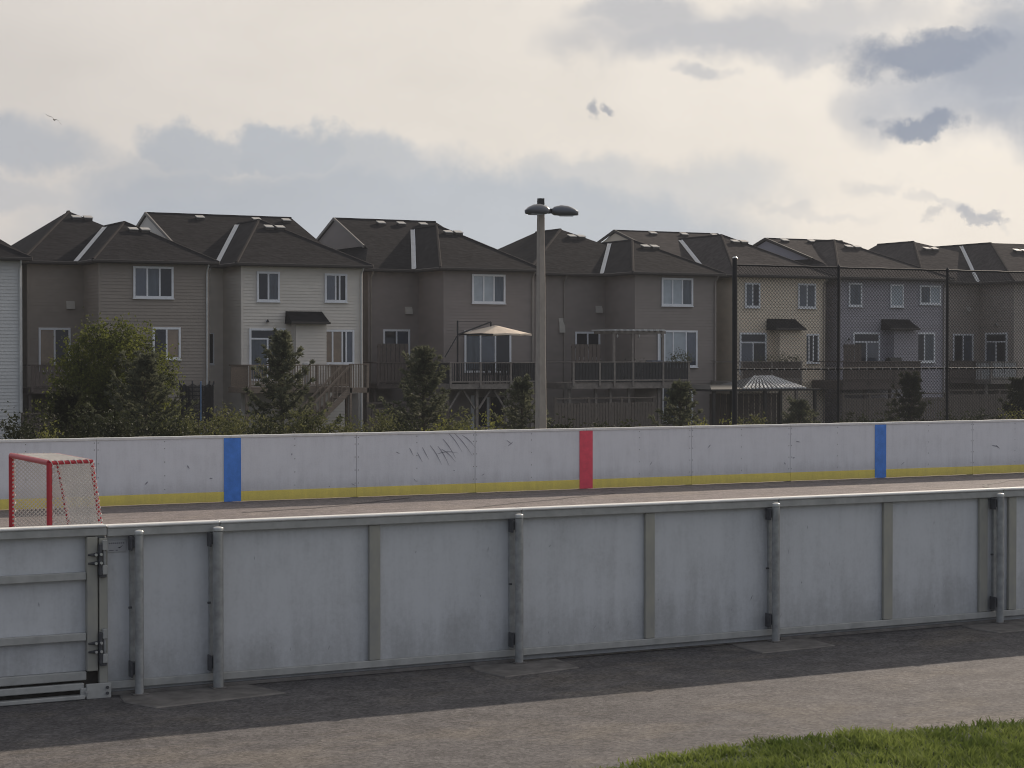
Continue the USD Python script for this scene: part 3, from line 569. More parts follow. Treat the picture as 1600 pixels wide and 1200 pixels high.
def window(h, x0, x1, z0, z1, y, cols=2, panes=('glass_dark',), transom=0.0, door=False, lab=None, fw=.105, widths=None, trim='white_trim'):
    """frame on the wall plane y (facing -y) with every pane a mesh of its own"""
    f = MB(); yo, yi = y - .075, y - .016; mw = fw * .8
    f.cbox(x0, x0 + fw, yo, yi, z0, z1, .006).cbox(x1 - fw, x1, yo, yi, z0, z1, .006)
    f.cbox(x0 + fw, x1 - fw, yo + .003, yi, z1 - fw, z1 - .001, .006)
    if not door: f.cbox(x0 - .03, x1 + .03, yo - .03, yi, z0 - .05, z0 - .001, .006)
    f.cbox(x0 + fw, x1 - fw, yo + .003, yi, z0 + .001, z0 + fw, .006)
    zt = z1 - fw; zb = z0 + fw
    rows = [(zb, zt)]
    if transom: f.cbox(x0 + fw, x1 - fw, yo + .006, yi, zt - transom - mw, zt - transom, .006); rows = [(zb, zt - transom - mw), (zt - transom, zt)]
    w = f; cells = []
    a, b = x0 + fw, x1 - fw; wd = np.array(widths if widths else [1] * cols, float); wd = wd / wd.sum() * (b - a - mw * (cols - 1)); p = a
    for c in range(cols):
        cells.append((p, p + wd[c])); p += wd[c]
        if c < cols - 1: f.cbox(p, p + mw, yo + .009, yi, rows[0][0], rows[0][1], .006); p += mw
    pr = part(h, 'glass_door' if door else 'window', f, trim, label=lab)
    for i, (c0, c1) in enumerate(cells):
        part(pr, 'pane', MB().box(c0, c1, y - .035, y - .025, rows[0][0], rows[0][1]), panes[i % len(panes)])
    if transom: part(pr, 'pane', MB().box(a, b, y - .035, y - .025, *rows[1]), 'glass_dark')
    return pr
def vent(h, x, z, y, m_='vent_cover', w=.2, hh=.2):
    part(h, 'wall_vent', MB().hull([(x + a * w, y - d, z + b * hh) for a in (-1, 1) for d, b in ((0.016, -.9), (.016, 1), (.15, -.9), (.10, .3))]), m_)
def wall_lamp(h, x, z, y):
    p = part(h, 'wall_lamp', MB().cbox(x - .06, x + .06, y - .05, y - .016, z - .06, z + .06, .01), 'white_trim')
    part(p, 'lamp_shade', MB().tube([(x, y - .12, z + .07), (x, y - .12, z - .05)], [.04, .085], 10), 'lamp_black', smooth=40)
def caps(h, segs, r=.08, name='hip_cap'):
    for a, b in segs:
        a, b = np.array(a, float), np.array(b, float); d = (b - a) / np.linalg.norm(b - a)
        n = max(1, int(np.linalg.norm(b - a) / 1.1))
        part(h, name, MB().tube([a + np.array([0, 0, -.02]), b + np.array([0, 0, -.02])], r, 6), 'ridge_cap')
def roof_vents(h, pts):
    for x, y, z in pts:
        p = part(h, 'roof_vent', MB().hull([(x + a * .2, y + b * .17, z + c) for a in (-1, 1) for b, c in ((-1, -.12), (1, -.05), (-1, .03), (1, .15))]), 'gutter')
        part(p, 'vent_lid', MB().hull([(x + a * .22, y + b * .19, z + c) for a in (-1, 1) for b, c in ((-1, .035), (1, .16), (-1, .075), (1, .2))]), 'roof_vent')

def house(label, siding, xl, xw, xr, L, depth, wing, main, spouts=(), z_eave=ZE, shing='shingles', ds='downspout'):
    """xl..xr the house, xw..xr the wing that stands L forward; wing=(apex x, apex depth, apex z); main=('hip', apex x, apex depth, z, back) or ('gable', ridge x0, ridge x1, depth, z, inset)"""
    y0, ym, yb, O = TH, TH + L, TH + depth, .40
    h = thing('house', label, 'house', ((xl + xr) / 2, TH, ZB))
    mb = MB(); ring = [(xw, y0), (xr, y0), (xr, yb), (xl, yb), (xl, ym), (xw, ym)] if L > 0 else [(xl, y0), (xr, y0), (xr, yb), (xl, yb)]
    footprint(mb, ring, ZB, z_eave - .004); part(h, 'wall', mb, 'siding_' + siding)
    for cx, cy in ([(xw, y0), (xr, y0), (xl, ym)] if L > 0 else [(xl, y0), (xr, y0)]):
        part(h, 'corner_trim', MB().cbox(cx - .05, cx + .05, cy - .025, cy + .05, ZB, z_eave - .005, .008), 'siding_' + siding)
    f0, fm = y0 - O, ym - O
    zr = z_eave + .14
    ax_, ad, az = wing; a_pt = (ax_, y0 + ad, az)
    solids = []
    if main[0] == 'hip':
        _, mx, md, mz, back = main
        R = [(mx, y0 + md, mz), (mx, yb - back, mz)]
        solids.append(hip(xl - O, xr + O, fm, yb + O, zr, R))
        wr = [(ax_, y0 + ad, az), (ax_, min(y0 + md + 3, yb - 1), az)]
        ridge_y, ridge_z = y0 + md, mz
        cap_segs = [((xl - O, fm, zr), R[0]), (R[0], R[1])]
    else:
        _, r0, r1, rd, rz, inset = main
        yr = y0 + rd
        solids.append(hip(xl - O, xr + O, fm, yb + O, zr, [(r0 + 2.2, yr, rz), (r1, yr, rz)]))
        if inset is not None:
            solids.append(m3.Manifold.hull_points(np.array([(xx, yy, zz) for xx in (r0, r1) for yy, zz in ((fm, zr), (yb + O, zr), (yr, rz))], float)))
        wr = [(ax_, y0 + ad, az), (ax_, yr, az)]
        ridge_y, ridge_z = yr, rz
        cap_segs = [((r0, yr, rz), (r1, yr, rz))]
    xw0 = (xw if L > 0 else xl) - O
    if isinstance(ax_, tuple): pass
    solids.append(hip(xw0, xr + O, f0, y0 + ad + (xr - xw0) * .5 + 2, zr, wr + ([(wing[0] + house.wide, y0 + ad, az), (wing[0] + house.wide, wr[1][1], az)] if house.wide else [])))
    R_ = solids[0]
    for s in solids[1:]: R_ = R_ + s
    part(h, 'roof', R_, shing)
    # gutters and fascia along the eaves
    fz0, fz1 = z_eave - .005, zr - .004
    segs = [(xw0, f0, xr + O, f0), (xr + O, f0, xr + O, yb + O), (xl - O, fm, xl - O, yb + O)]
    if L > 0: segs += [(xl - O, fm, xw0, fm), (xw0, fm, xw0, f0)]
    sof = MB(); sof.box(xw0 + .03, xr + O - .03, f0 + .03, yb + O - .03, z_eave, z_eave + .02)
    if L > 0: sof.box(xl - O + .03, xw0 + .03, fm + .03, yb + O - .03, z_eave + .001, z_eave + .021)
    part(h, 'soffit', sof, 'gutter')
    for (xa, ya, xb, yb_) in segs:
        g = MB()
        if abs(ya - yb_) < 1e-6: g.cbox(min(xa, xb) - .04, max(xa, xb) + .04, ya - .07, ya + .035, fz0 + .012, fz1 + .01, .025)
        else: g.cbox(xa - .06, xa + .035, min(ya, yb_) - .03, max(ya, yb_), fz0 + .010, fz1 + .008, .025)
        part(h, 'gutter', g, 'gutter')
    # hips of the wing, the white valley flashing
    A = np.array(a_pt); cap_segs += [((xw0, f0, zr), A), ((xr + O, f0, zr), A + [house.wide, 0, 0]), (A, np.array(wr[1]))]
    caps(h, cap_segs)
    if L > 0:
        km = (ridge_z - zr) / (ridge_y - fm); kw = (az - zr) / (ax_ - xw0)
        top = az - .12; s_ = (top - zr)
        p0 = np.array([xw0, fm, zr]); p1 = np.array([xw0 + s_ / kw, fm + s_ / km, top])
        dv = p1 - p0; up = np.array([0, 0, .03])
        left = np.array([-.30, 0, 0]); right = np.array([.0, -.24, 0])
        fl = MB()
        sl = np.array([-.19, 0, 0]); sr = np.array([.14, 0, .14 * kw])
        v = [p0 + up, p1 + up, p1 + up + sl, p0 + up + sl, p1 + up + sr * .5, p0 + up + sr * .5]
        v += [q - np.array([0, 0, .012]) for q in v]
        fl.add(v, [[0, 1, 2, 3], [5, 4, 1, 0], [9, 8, 7, 6], [6, 7, 10, 11]])
        part(h, 'valley_flashing', fl, 'flashing')
    # vents near the ridges
    kf = (az - zr) / (y0 + ad - f0); yv = y0 + ad - 1.35; zv = zr + kf * (yv - f0) + .02
    if house.vents: roof_vents(h, [(ax_ + .05 + house.wide * .3, yv, zv), (ax_ + .65 + house.wide * .3, yv, zv)])
    km = (ridge_z - zr) / (ridge_y - fm); yv = ridge_y - .75; zv = zr + km * (yv - fm) + .02
    yv -= .5 if main[0] == 'hip' else 0; zv -= km * (.5 if main[0] == 'hip' else 0)
    if main[0] == 'hip': roof_vents(h, [(main[1] + .05, yv, zv), (main[1] + .65, yv, zv)])
    else: roof_vents(h, [(main[1] + q * (main[2] - main[1]), yv, zv) for q in house.gv])
    if main[0] == 'gable' and main[5] is not None:
        r0, yr, rz = main[1], y0 + main[3], main[4]
        zc = zr + main[5]; yq = lambda z: (fm + (z - zr) / km, 2 * yr - fm - (z - zr) / km)
        a, b = yq(zc)
        tri = [(r0, a + .35, zc + .0), (r0, b - .35, zc + .0), (r0, yr, rz - .16)]
        part(h, 'gable_wall', MB().hull([(q[0] - d, q[1], q[2]) for q in tri for d in (.012, -.05)]), 'siding_' + siding)
        for (ya, yb2) in ((a, yr), (b, yr)):
            part(h, 'bargeboard', MB().bar((r0 - .06, ya, zc - .02), (r0 - .06, yb2, rz - .02), .08, .15), 'bargeboard' if house.pale else 'gutter')
    for x, y in spouts:
        part(h, 'downspout', MB().tube([(x, y - .38, z_eave + .02), (x, y - .30, z_eave - .10), (x, y - .09, z_eave - .28), (x, y - .07, z_eave - .5), (x, y - .07, ZB + .2)], .042, 8), ds, smooth=40)
    return h
house.wide = 0; house.pale = True; house.vents = True; house.gv = (.25, .6, .8)
RW = lambda px, L=2.8: ax(px, TH + L)
FX = lambda px: ax(px, TH)

# house 0 at the left edge
h0 = house('white sided house cut by the left edge of the picture', 'cream_white', 12.6, 12.6, 20.37, 0, 11, (16.5, 5.2, 9.35), ('gable', 13.0, 19.0, 8.6, 9.5, None), [(20.30, TH)], ds='downspout_white')
window(h0, 14.5, 16.4, 5.1, 6.5, TH, 3); window(h0, 16.6, 18.2, 1.7, 3.7, TH, 2, door=True)
# house 1: dark taupe, hip roof
h1 = house('taupe house with two peaked hip roofs behind the big leafy tree', 'taupe', 21.35, 24.0, 29.25, 2.8, 13.5, (26.62, 5.0, 8.98), ('hip', 25.2, 10.2, 9.80, 3.0), [(29.17, TH)], ds='downspout_white')
window(h1, FX(208), FX(271), 5.08, 6.58, TH, 3, ('glass_blue', 'glass_curtain', 'glass_dark'))
window(h1, FX(238), FX(282), 2.2, 3.72, TH, 2, ('glass_dark', 'glass_tan'))
window(h1, RW(60), RW(110), 1.6, 3.7, TH + 2.8, 2, ('glass_tan', 'glass_dark'), door=True)
window(h1, RW(131) - .0, RW(131) + .25, 2.0, 3.0, TH + 2.8, 1) if False else None
vent(h1, RW(110), 4.78, TH + 2.8)
# house 2: light beige with gable ridge
house.gv = (.33, .72, .93)
h2 = house('light beige house with bay, stair deck and long gabled ridge', 'light_beige', 30.0, 30.95, 37.2, 2.8, 17.5, (33.95, 5.9, 9.38), ('gable', 29.3, 37.35, 10.2, 9.86, .9), [(37.13, TH), (30.2, TH + 2.8)], ds='downspout_white')
window(h2, FX(401), FX(437), 5.0, 6.45, TH, 2, ('glass_dark', 'glass_curtain')); window(h2, FX(507), FX(542), 5.02, 6.42, TH, 3, ('glass_blue', 'glass_dark', 'glass_dark'), widths=(2, .6, 1.2))
window(h2, FX(389), FX(446), 1.15, 3.7, TH, 2, ('glass_curtain', 'glass_dark'), transom=.36, door=True)
window(h2, FX(503), FX(553), 1.95, 3.66, TH, 4, ('glass_tan', 'glass_tan', 'glass_dark', 'glass_blue'), widths=(1.1, 1.2, .35, .8))
window(h2, RW(316), RW(334), 1.95, 3.5, TH + 2.8, 1, fw=.06)
wall_lamp(h2, FX(417), 4.05, TH)
def bay(h, x0, x1, rx0, rx1, zt, zr0, siding, z0=.9):
    b = MB(); ring = [(x0, TH - .6), (x1, TH - .6), (x1, TH), (x0, TH)]; footprint(b, ring, z0, zt)
    p = part(h, 'bay', b, 'siding_' + siding)
    part(p, 'bay_roof', MB().hull([(rx0, TH - .95, zt), (rx1, TH - .95, zt), (rx0 , TH + .0, zt), (rx1, TH, zt), (rx0, TH - .95, zt + .08), (rx1, TH - .95, zt + .08), (rx0 + .04, TH, zr0), (rx1 - .04, TH, zr0)]), 'shingles')
    part(p, 'bay_gutter', MB().cbox(rx0 - .03, rx1 + .03, TH - 1.03, TH - .94, zt - .02, zt + .09, .02), 'gutter')
bay(h2, FX(455), FX(503), FX(445), FX(504), 3.93, 4.55, 'light_beige', .9)
# house 3: brown
house.gv = (.40, .60, .82)
h3 = house('dark brown house with cantilever umbrella deck left of the lamp post', 'brown', 38.9, 41.72, 46.82, 3.1, 17.5, (44.1, 6.0, 9.42), ('gable', 39.9, 46.0, 10.2, 9.92, 1.35), [(46.75, TH), (39.0, TH + 3.1)])
window(h3, FX(737), FX(789), 5.06, 6.55, TH, 3, ('glass_blind', 'glass_blind', 'glass_curtain'))
window(h3, FX(725), FX(798), 1.5, 3.66, TH, 3, ('glass_curtain', 'glass_blue', 'glass_dark'), door=True)
window(h3, RW(598, 3.1), RW(640, 3.1), 1.5, 3.74, TH + 3.1, 2, ('glass_dark', 'glass_blue')); window(h3, RW(659, 3.1), RW(685, 3.1), 1.2, 3.8, TH + 3.1, 2, ('glass_blue', 'glass_dark'), transom=.45, door=True)
vent(h3, RW(638, 3.1), 4.72, TH + 3.1); wall_lamp(h3, RW(670, 3.1), 4.2, TH + 3.1)
for a, b in ((735, 742), (760, 768), (787, 795)):
    part(h3, 'basement_door_frame', MB().cbox(FX(a), FX(a) + .2, TH - .06, TH - .016, ZB + .3, .35, .01), 'white_trim')
window(h3, FX(741), FX(789), ZB + .4, .35, TH, 2, ('glass_dark',), door=True, trim='siding_brown')
# house 4: brown hip
h4 = house('brown hip roofed house with pergola deck right of the lamp post', 'brown_warm', 48.35, 53.02, 58.11, 3.2, 15, (55.75, 4.9, 8.88), ('hip', 53.4, 9.0, 9.66, 3.0), [(58.04, TH), (50.4, TH + 3.2)])
window(h4, FX(1033), FX(1082), 5.06, 6.57, TH, 3, ('glass_blind', 'glass_blind', 'glass_curtain'))
window(h4, FX(1027), FX(1089), 1.75, 3.74, TH, 4, ('glass_blind', 'glass_blind', 'glass_blind', 'glass_blue'), widths=(.5, .8, 1.3, 1))
window(h4, RW(898, 3.2), RW(937, 3.2), 2.2, 3.68, TH + 3.2, 2); window(h4, RW(956, 3.2), RW(986, 3.2), 1.2, 3.76, TH + 3.2, 2, ('glass_curtain', 'glass_dark'), transom=.4, door=True)
window(h4, FX(1034), FX(1082), ZB + .5, .72, TH, 2, ('glass_blue', 'glass_dark'), door=True)
vent(h4, RW(935, 3.2), 4.9, TH + 3.2); vent(h4, RW(877, 3.2), 4.0, TH + 3.2, w=.17, hh=.42); wall_lamp(h4, RW(970, 3.2), 4.25, TH + 3.2)
# house 5: sand
house.pale = False
house.gv = (.3, .6, .9)
h5 = house('sand coloured house behind the fence corner and the striped gazebo', 'sand', 59.2, 59.53, 65.42, 2.6, 18.5, (62.4, 5.9, 9.42), ('gable', 58.8, 66.2, 12.0, 9.92, .9), [(65.35, TH)], shing='shingles_warm')
window(h5, FX(1163), FX(1187), 5.03, 6.4, TH, 2, ('glass_curtain', 'glass_dark')); window(h5, FX(1246), FX(1274), 5.03, 6.42, TH, 2, ('glass_blue', 'glass_curtain'))
window(h5, FX(1155), FX(1197), 1.3, 3.65, TH, 2, ('glass_blue', 'glass_dark'), transom=.4, door=True); window(h5, FX(1250), FX(1279), 1.95, 3.6, TH, 3, ('glass_curtain', 'glass_dark', 'glass_dark'), widths=(1, .5, .6))
bay(h5, FX(1208), FX(1250), FX(1197), FX(1243), 3.80, 4.42, 'sand')
# house 6: slate, no wing
house.gv = (.15, .5, .8)
h6 = house('slate grey house with three small upper windows behind the fence', 'slate', 66.58, 66.58, 74.06, 0, 15, (70.3, 5.6, 9.32), ('gable', 67.3, 73.0, 8.4, 9.48, 1.2), [(73.95, TH)], shing='shingles_warm')
window(h6, FX(1325), FX(1346), 5.17, 6.51, TH, 1, ('glass_curtain',)); window(h6, FX(1390), FX(1411), 5.17, 6.48, TH, 1, ('glass_blind',)); window(h6, FX(1436), FX(1469), 5.35, 6.46, TH, 2, ('glass_curtain', 'glass_blind'))
window(h6, FX(1332), FX(1374), 1.3, 3.7, TH, 2, ('glass_dark', 'glass_blue'), transom=.4, door=True); window(h6, FX(1427), FX(1460), 1.98, 3.72, TH, 2, ('glass_dark', 'glass_curtain'))
bay(h6, FX(1386), FX(1424), FX(1376), FX(1420), 3.86, 4.48, 'slate'); wall_lamp(h6, FX(1324), 3.3, TH)
# house 7: tan, right edge
house.wide = 3.0
h7 = house('tan house at the right edge of the picture with double peaked roof', 'tan', 75.2, 79.37, 88.2, 3.1, 15, (82.2, 5.3, 9.45), ('hip', 78.6, 8.4, 9.6, 3.0), [(75.4, TH + 3.1)], shing='shingles_warm')
house.wide = 0
window(h7, RW(1488, 3.1), RW(1520, 3.1), 1.3, 3.7, TH + 3.1, 2, ('glass_dark', 'glass_blue')); 
TURN = lambda v: np.stack([79.37 + (v[:, 1] - TH), TH + 1.5 - v[:, 0], v[:, 2]], 1)       # the same door on the wing's side wall, which faces -x
window(h7, -1.0, .95, 1.2, 3.76, TH, 2, ('glass_blue', 'glass_dark'), transom=.4, door=True); wall_lamp(h7, 0, 4.25, TH)
TURN = None
window(h7, 80.6, 82.6, 5.06, 6.5, TH, 3); vent(h7, RW(1512, 3.1), 5.2, TH + 3.1, w=.16, hh=.16)

# ------------------------------------------------------------------ decks
def deck(label, x0, x1, y0, y1, z, rail=1.05, infill='balusters', wood='deck_wood', posts=None, sides=True, infill_mat=None, fascia=.26, brace=False, gap=None, name='deck'):
    d = thing(name, label, 'deck', ((x0 + x1) / 2, y0, z)); zg = -1.55
    n = max(2, int((y1 - y0) / .145))
    fl = MB()
    for i in range(n):
        a = y0 + (y1 - y0) * i / n; fl.cbox(x0, x1, a + .003, a + (y1 - y0) / n - .003, z - .035, z, .004)
    part(d, 'floor_boards', fl, wood, kind='stuff')
    part(d, 'fascia', MB().cbox(x0, x1, y0 - .045, y0 - .002, z - fascia, z - .002, .005), wood); part(d, 'fascia', MB().cbox(x1 + .001, x1 + .04, y0, y1, z - fascia, z - .002, .005), wood); part(d, 'fascia', MB().cbox(x0 - .04, x0 - .001, y0, y1, z - fascia, z - .002, .005), wood)
    P = posts or list(np.linspace(x0 + .06, x1 - .06, max(2, int((x1 - x0) / 1.7) + 1)))
    for x in P:
        part(d, 'rail_post', MB().cbox(x - .055, x + .055, y0 - .11, y0 - .046, z - .2, z + rail + .03, .006), wood)
        p = part(d, 'support_post', MB().cbox(x - .07, x + .07, y0 + .3, y0 + .44, zg, z - fascia - .002, .006), wood)
        if brace:
            for s in (-1, 1): part(d, 'brace', MB().bar((x + s * .1, y0 + .37, z - 1.25), (x + s * .75, y0 + .37, z - fascia - .05), .09), wood)
    part(d, 'hand_rail', MB().cbox(x0 - .05, x1 + .05, y0 - .12, y0 - .02, z + rail - .03, z + rail + .02, .006), wood); part(d, 'lower_rail', MB().cbox(x0, x1, y0 - .10, y0 - .05, z + .07, z + .14, .006), wood)
    for x in ((x0, x1) if sides else ()):
        part(d, 'hand_rail', MB().cbox(x - .05, x + .05, y0 - .018, y1 - .1, z + rail - .031, z + rail + .019, .006), wood)
    if infill == 'balusters':
        b = MB()
        for x in np.arange(x0 + .08, x1 - .05, .13):
            if gap and gap[0] < x < gap[1]: continue
            b.box(x - .02, x + .02, y0 - .095, y0 - .055, z + .14, z + rail - .03)
        for x in (x0, x1):
            for y in np.arange(y0 + .1, y1 - .2, .13): b.box(x - .02, x + .02, y - .02, y + .02, z + .02, z + rail - .031)
        part(d, 'balusters', b, infill_mat or wood, kind='stuff')
    elif infill == 'boards':
        for x in np.arange(x0 + .02, x1 - .1, .19): part(d, 'rail_board', MB().cbox(x, x + .17, y0 - .09, y0 - .06, z + .02, z + rail - .031, .004), infill_mat or wood)
    return d
def screen(d, x0, x1, y, z0, z1, m_, w=.22):
    for x in np.arange(x0, x1 - w * .5, w + .025): part(d, 'screen_board', MB().cbox(x, x + w, y - .03, y, z0, z1, .004), m_)
    part(d, 'screen_rail', MB().cbox(x0, x1, y + .001, y + .05, z1 - .2, z1 - .1, .004), m_); part(d, 'screen_rail', MB().cbox(x0, x1, y + .001, y + .05, z0 + .1, z0 + .2, .004), m_)
D3 = TH - 2.8
d1 = deck('small dark board sided deck behind the big tree', ax(46, TH), 23.9, TH - .2, TH + 2.7, .9, infill='boards', wood='old_boards')
# stair deck of the beige house
d2 = deck('wooden deck with stairs on the beige house', ax(388, D3), ax(548, D3), D3, TH - .05, .88)
def stairs(d, xa, xb, ya, yb, za, zb, n, wood):
    for i in range(n):
        q = (i + .5) / n; x = xa + (xb - xa) * q; z = za + (zb - za) * (i + 1) / (n + 1)
        part(d, 'stair_tread', MB().cbox(x - .15, x + .15, ya + .05, yb - .05, z - .04, z, .004), wood)
    for y in (ya, yb):
        part(d, 'stringer', MB().bar((xa, y, za - .12), (xb, y, zb - .05), .05, .26), wood)
        part(d, 'stair_rail', MB().bar((xa, y, za + 1.02), (xb, y, zb + 1.0), .07, .09), wood)
        b = MB()
        for q in np.linspace(.08, .95, 9): x, z = xa + (xb - xa) * q, za + (zb - za) * q; b.box(x - .02, x + .02, y - .02, y + .02, z, z + .97)
        part(d, 'stair_balusters', b, wood, kind='stuff')
        part(d, 'newel_post', MB().cbox(xb - .06, xb + .06, y - .06, y + .06, zb - .1, zb + 1.1, .006), wood)
xs_ = ax(543, D3 - 1)
stairs(d2, xs_, ax(478, D3 - 1), D3 - 1.25, D3 - .25, .86, -1.15, 8, 'deck_wood')
part(d2, 'landing', MB().cbox(xs_ - .02, ax(573, D3 - 1), D3 - 1.3, D3 - .13, .62, .86, .006), 'deck_wood')
for x in (xs_ + .05, ax(573, D3 - 1) - .06):
    part(d2, 'rail_post', MB().cbox(x - .055, x + .055, D3 - 1.3, D3 - 1.2, -1.5, 1.95, .006), 'deck_wood')
part(d2, 'hand_rail', MB().cbox(xs_ - .02, ax(573, D3 - 1) + .02, D3 - 1.31, D3 - 1.2, 1.951, 1.995, .006), 'deck_wood')
b = MB()
for x in np.arange(xs_ + .2, ax(573, D3 - 1) - .12, .13): b.box(x - .02, x + .02, D3 - 1.27, D3 - 1.23, .87, 1.95)
part(d2, 'balusters', b, 'deck_wood', kind='stuff')
part(d2, 'skirt_panel', MB().cbox(ax(543, D3), ax(560, D3), D3 - .02, D3 + .02, -1.5, .58, .006), 'bargeboard')
# brown house decks
d3 = deck('dark wooden deck under the tan cantilever umbrella', ax(703, D3), ax(838, D3), D3, TH - .05, .98, infill='balusters', wood='deck_grey', infill_mat='metal_dark', brace=True, posts=[ax(703, D3), ax(750, D3), ax(797, D3), ax(836, D3)])
d3b = deck('narrow dark board deck with tall privacy boards left of the umbrella deck', ax(588, TH + .6), ax(645, TH + .6), TH + .6, TH + 3.0, .98, infill='boards', wood='old_boards')
screen(d3b, ax(590, TH + .7), ax(636, TH + .7), TH + .72, 1.0, 2.98, 'old_boards')
# pergola house
d4 = deck('wooden deck with dark railing panels and pergola posts', ax(893, D3), ax(1077, D3), D3, TH - .05, 1.0, infill='boards', wood='deck_grey', infill_mat='metal_dark', fascia=.32, posts=[ax(q, D3) for q in (895, 936, 959, 988, 1035, 1075)], brace=False)
screen(d4, ax(893, D3 + .2), ax(938, D3 + .2), D3 + .2, 1.02, 2.96, 'old_boards')
def pergola():
    x0, x1 = ax(957, D3 + .3), ax(1040, D3 + .3); t = thing('pergola', 'pergola with pale slatted top standing on the deck of the brown house', 'pergola', ((x0 + x1) / 2, D3 + .3, 1.0))
    for x in (ax(959, D3 + .3), ax(988, D3 + .3), ax(1035, D3 + .3)):
        part(t, 'post', MB().cbox(x - .06, x + .06, D3 + .24, D3 + .36, 1.0, 3.52, .006), 'deck_grey')
    for y in (D3 + .3, D3 + 2.2): part(t, 'beam', MB().cbox(x0, x1, y - .03, y + .03, 3.52, 3.66, .006), 'deck_grey')
    for x in np.arange(x0 + .05, x1, .36): part(t, 'rafter', MB().cbox(x - .09, x + .09, D3 + .05, D3 + 2.4, 3.662, 3.74, .005), 'deck_white')
    for x in np.linspace(x0 + .3, x1 - .3, 3):
        b = np.array([x, D3 + .3, 3.5]); part(t, 'hanging_light', MB().tube([b, b - [0, 0, .12], b - [0, 0, .2]], [.01, .05, .01], 8), 'pale_plastic')
pergola()
d5 = deck('deck with grey board railing on the sand coloured house', ax(1156, D3), ax(1252, D3), D3, TH - .05, 1.0, infill='boards', wood='deck_grey', infill_mat='old_boards')
d6 = deck('dark board railed deck on the slate house', ax(1316, D3), ax(1437, D3), D3, TH - .05, 1.0, infill='boards', wood='old_boards', fascia=.5)
screen(d6, ax(1318, D3 + .2), ax(1346, D3 + .2), D3 + .2, 1.02, 3.0, 'old_boards')
d7 = deck('deck with pale railing on the tan house at the right edge', ax(1541, TH), 79.30, TH - .3, TH + 3.05, .95, infill='balusters', wood='deck_grey', infill_mat='deck_white')
d7b = deck('dark board deck below the left window of the tan house', ax(1482, TH + 1), ax(1532, TH + 1), TH + 1, TH + 3.0, 1.0, infill='boards', wood='old_boards')

# ------------------------------------------------------------------ yard things
def umbrella():
    Y = D3 + .6; c = at(769, 515, Y); x, z = c[0], c[2]; t = thing('cantilever_umbrella', 'tan cantilever umbrella open over the deck', 'umbrella', (at(715, 520, Y)[0], Y, 1.0))
    xm = at(715, 520, Y)[0]
    w, zr_, zt_ = 1.95, at(800, 522, Y)[2], at(772, 508, Y)[2]
    cx = at(774, 515, Y)[0]
    top = np.array([cx, Y, zt_])
    R = [(cx - w, Y - 1.3, zr_), (cx + w, Y - 1.3, zr_), (cx + w, Y + 1.3, zr_), (cx - w, Y + 1.3, zr_)]
    R = [(cx + w * math.cos(a), Y + 1.35 * math.sin(a), zr_) for a in np.arange(8) * math.pi / 4 + math.pi / 8]
    for i in range(8):
        a, b = np.array(R[i]), np.array(R[(i + 1) % 8]); mid = (a + b) / 2 + [0, 0, .03]
        v = [top, a, mid, b]; v = v + [q - np.array([0, 0, .012]) for q in v]
        part(t, 'canopy_panel', (np.array(v), np.array([[0, 1, 2], [0, 2, 3], [4, 6, 5], [4, 7, 6]])), 'canvas_tan')
        v = [a, mid, b, b - [0, 0, .09], mid - [0, 0, .09], a - [0, 0, .09]]
        part(t, 'valance', (np.array(v), np.array([[0, 1, 4], [0, 4, 5], [1, 2, 3], [1, 3, 4]])), 'canvas_dark' if i in (3, 4) else 'canvas_tan')
        part(t, 'rib', MB().bar(top - [0, 0, .04], a - [0, 0, .02], .025), 'metal_dark')
    part(t, 'mast', MB().tube([(xm, Y, 1.0), (xm, Y, at(715, 501, Y)[2])], .04, 10), 'metal_dark', smooth=40)
    tip = np.array([at(767, 503, Y)[0], Y, at(767, 503, Y)[2]])
    part(t, 'arm', MB().tube([(xm, Y, 3.42), tip], .04, 8), 'metal_dark', smooth=40); part(t, 'cable', MB().tube([(xm, Y, at(715, 502, Y)[2]), tip], .012, 6), 'metal_dark')
    part(t, 'hanger', MB().tube([tip, tip - [0, 0, .3]], .045, 8), 'metal_dark'); part(t, 'crank_strut', MB().tube([(xm, Y, 3.4), (at(695, 555, Y)[0], Y, 2.3)], .028, 8), 'metal_dark')
    part(t, 'base', MB().cbox(xm - .45, xm + .45, Y - .4, Y + .4, .982, 1.06, .02), 'metal_dark')
umbrella()
def chair(x, y, z, a, lab, m_='metal_dark'):
    t = thing('patio_chair', lab, 'chair', (x, y, z), 'patio chairs on the umbrella deck'); c, s = math.cos(a), math.sin(a)
    R = lambda p: (x + c * p[0] - s * p[1], y + s * p[0] + c * p[1], z + p[2])
    part(t, 'seat', MB().hull([R((i * .24, j * .24, k)) for i in (-1, 1) for j in (-1, 1) for k in (.42, .46)]), m_)
    for i in (-1, 1):
        part(t, 'leg', MB().bar(R((i * .22, -.22, 0)), R((i * .22, -.22, .42)), .035), m_); part(t, 'leg', MB().bar(R((i * .22, .22, 0)), R((i * .22, .28, 1.0)), .035), m_)
        part(t, 'arm', MB().bar(R((i * .25, -.2, .65)), R((i * .25, .24, .65)), .04), m_)
    for k in range(5): part(t, 'back_slat', MB().bar(R((-.18 + k * .09, .235, .47)), R((-.18 + k * .09, .275, .97)), .03), m_)
    part(t, 'back_rail', MB().bar(R((-.24, .278, .98)), R((.24, .278, .98)), .05), m_)
tx = ax(765, D3 + 1.3)
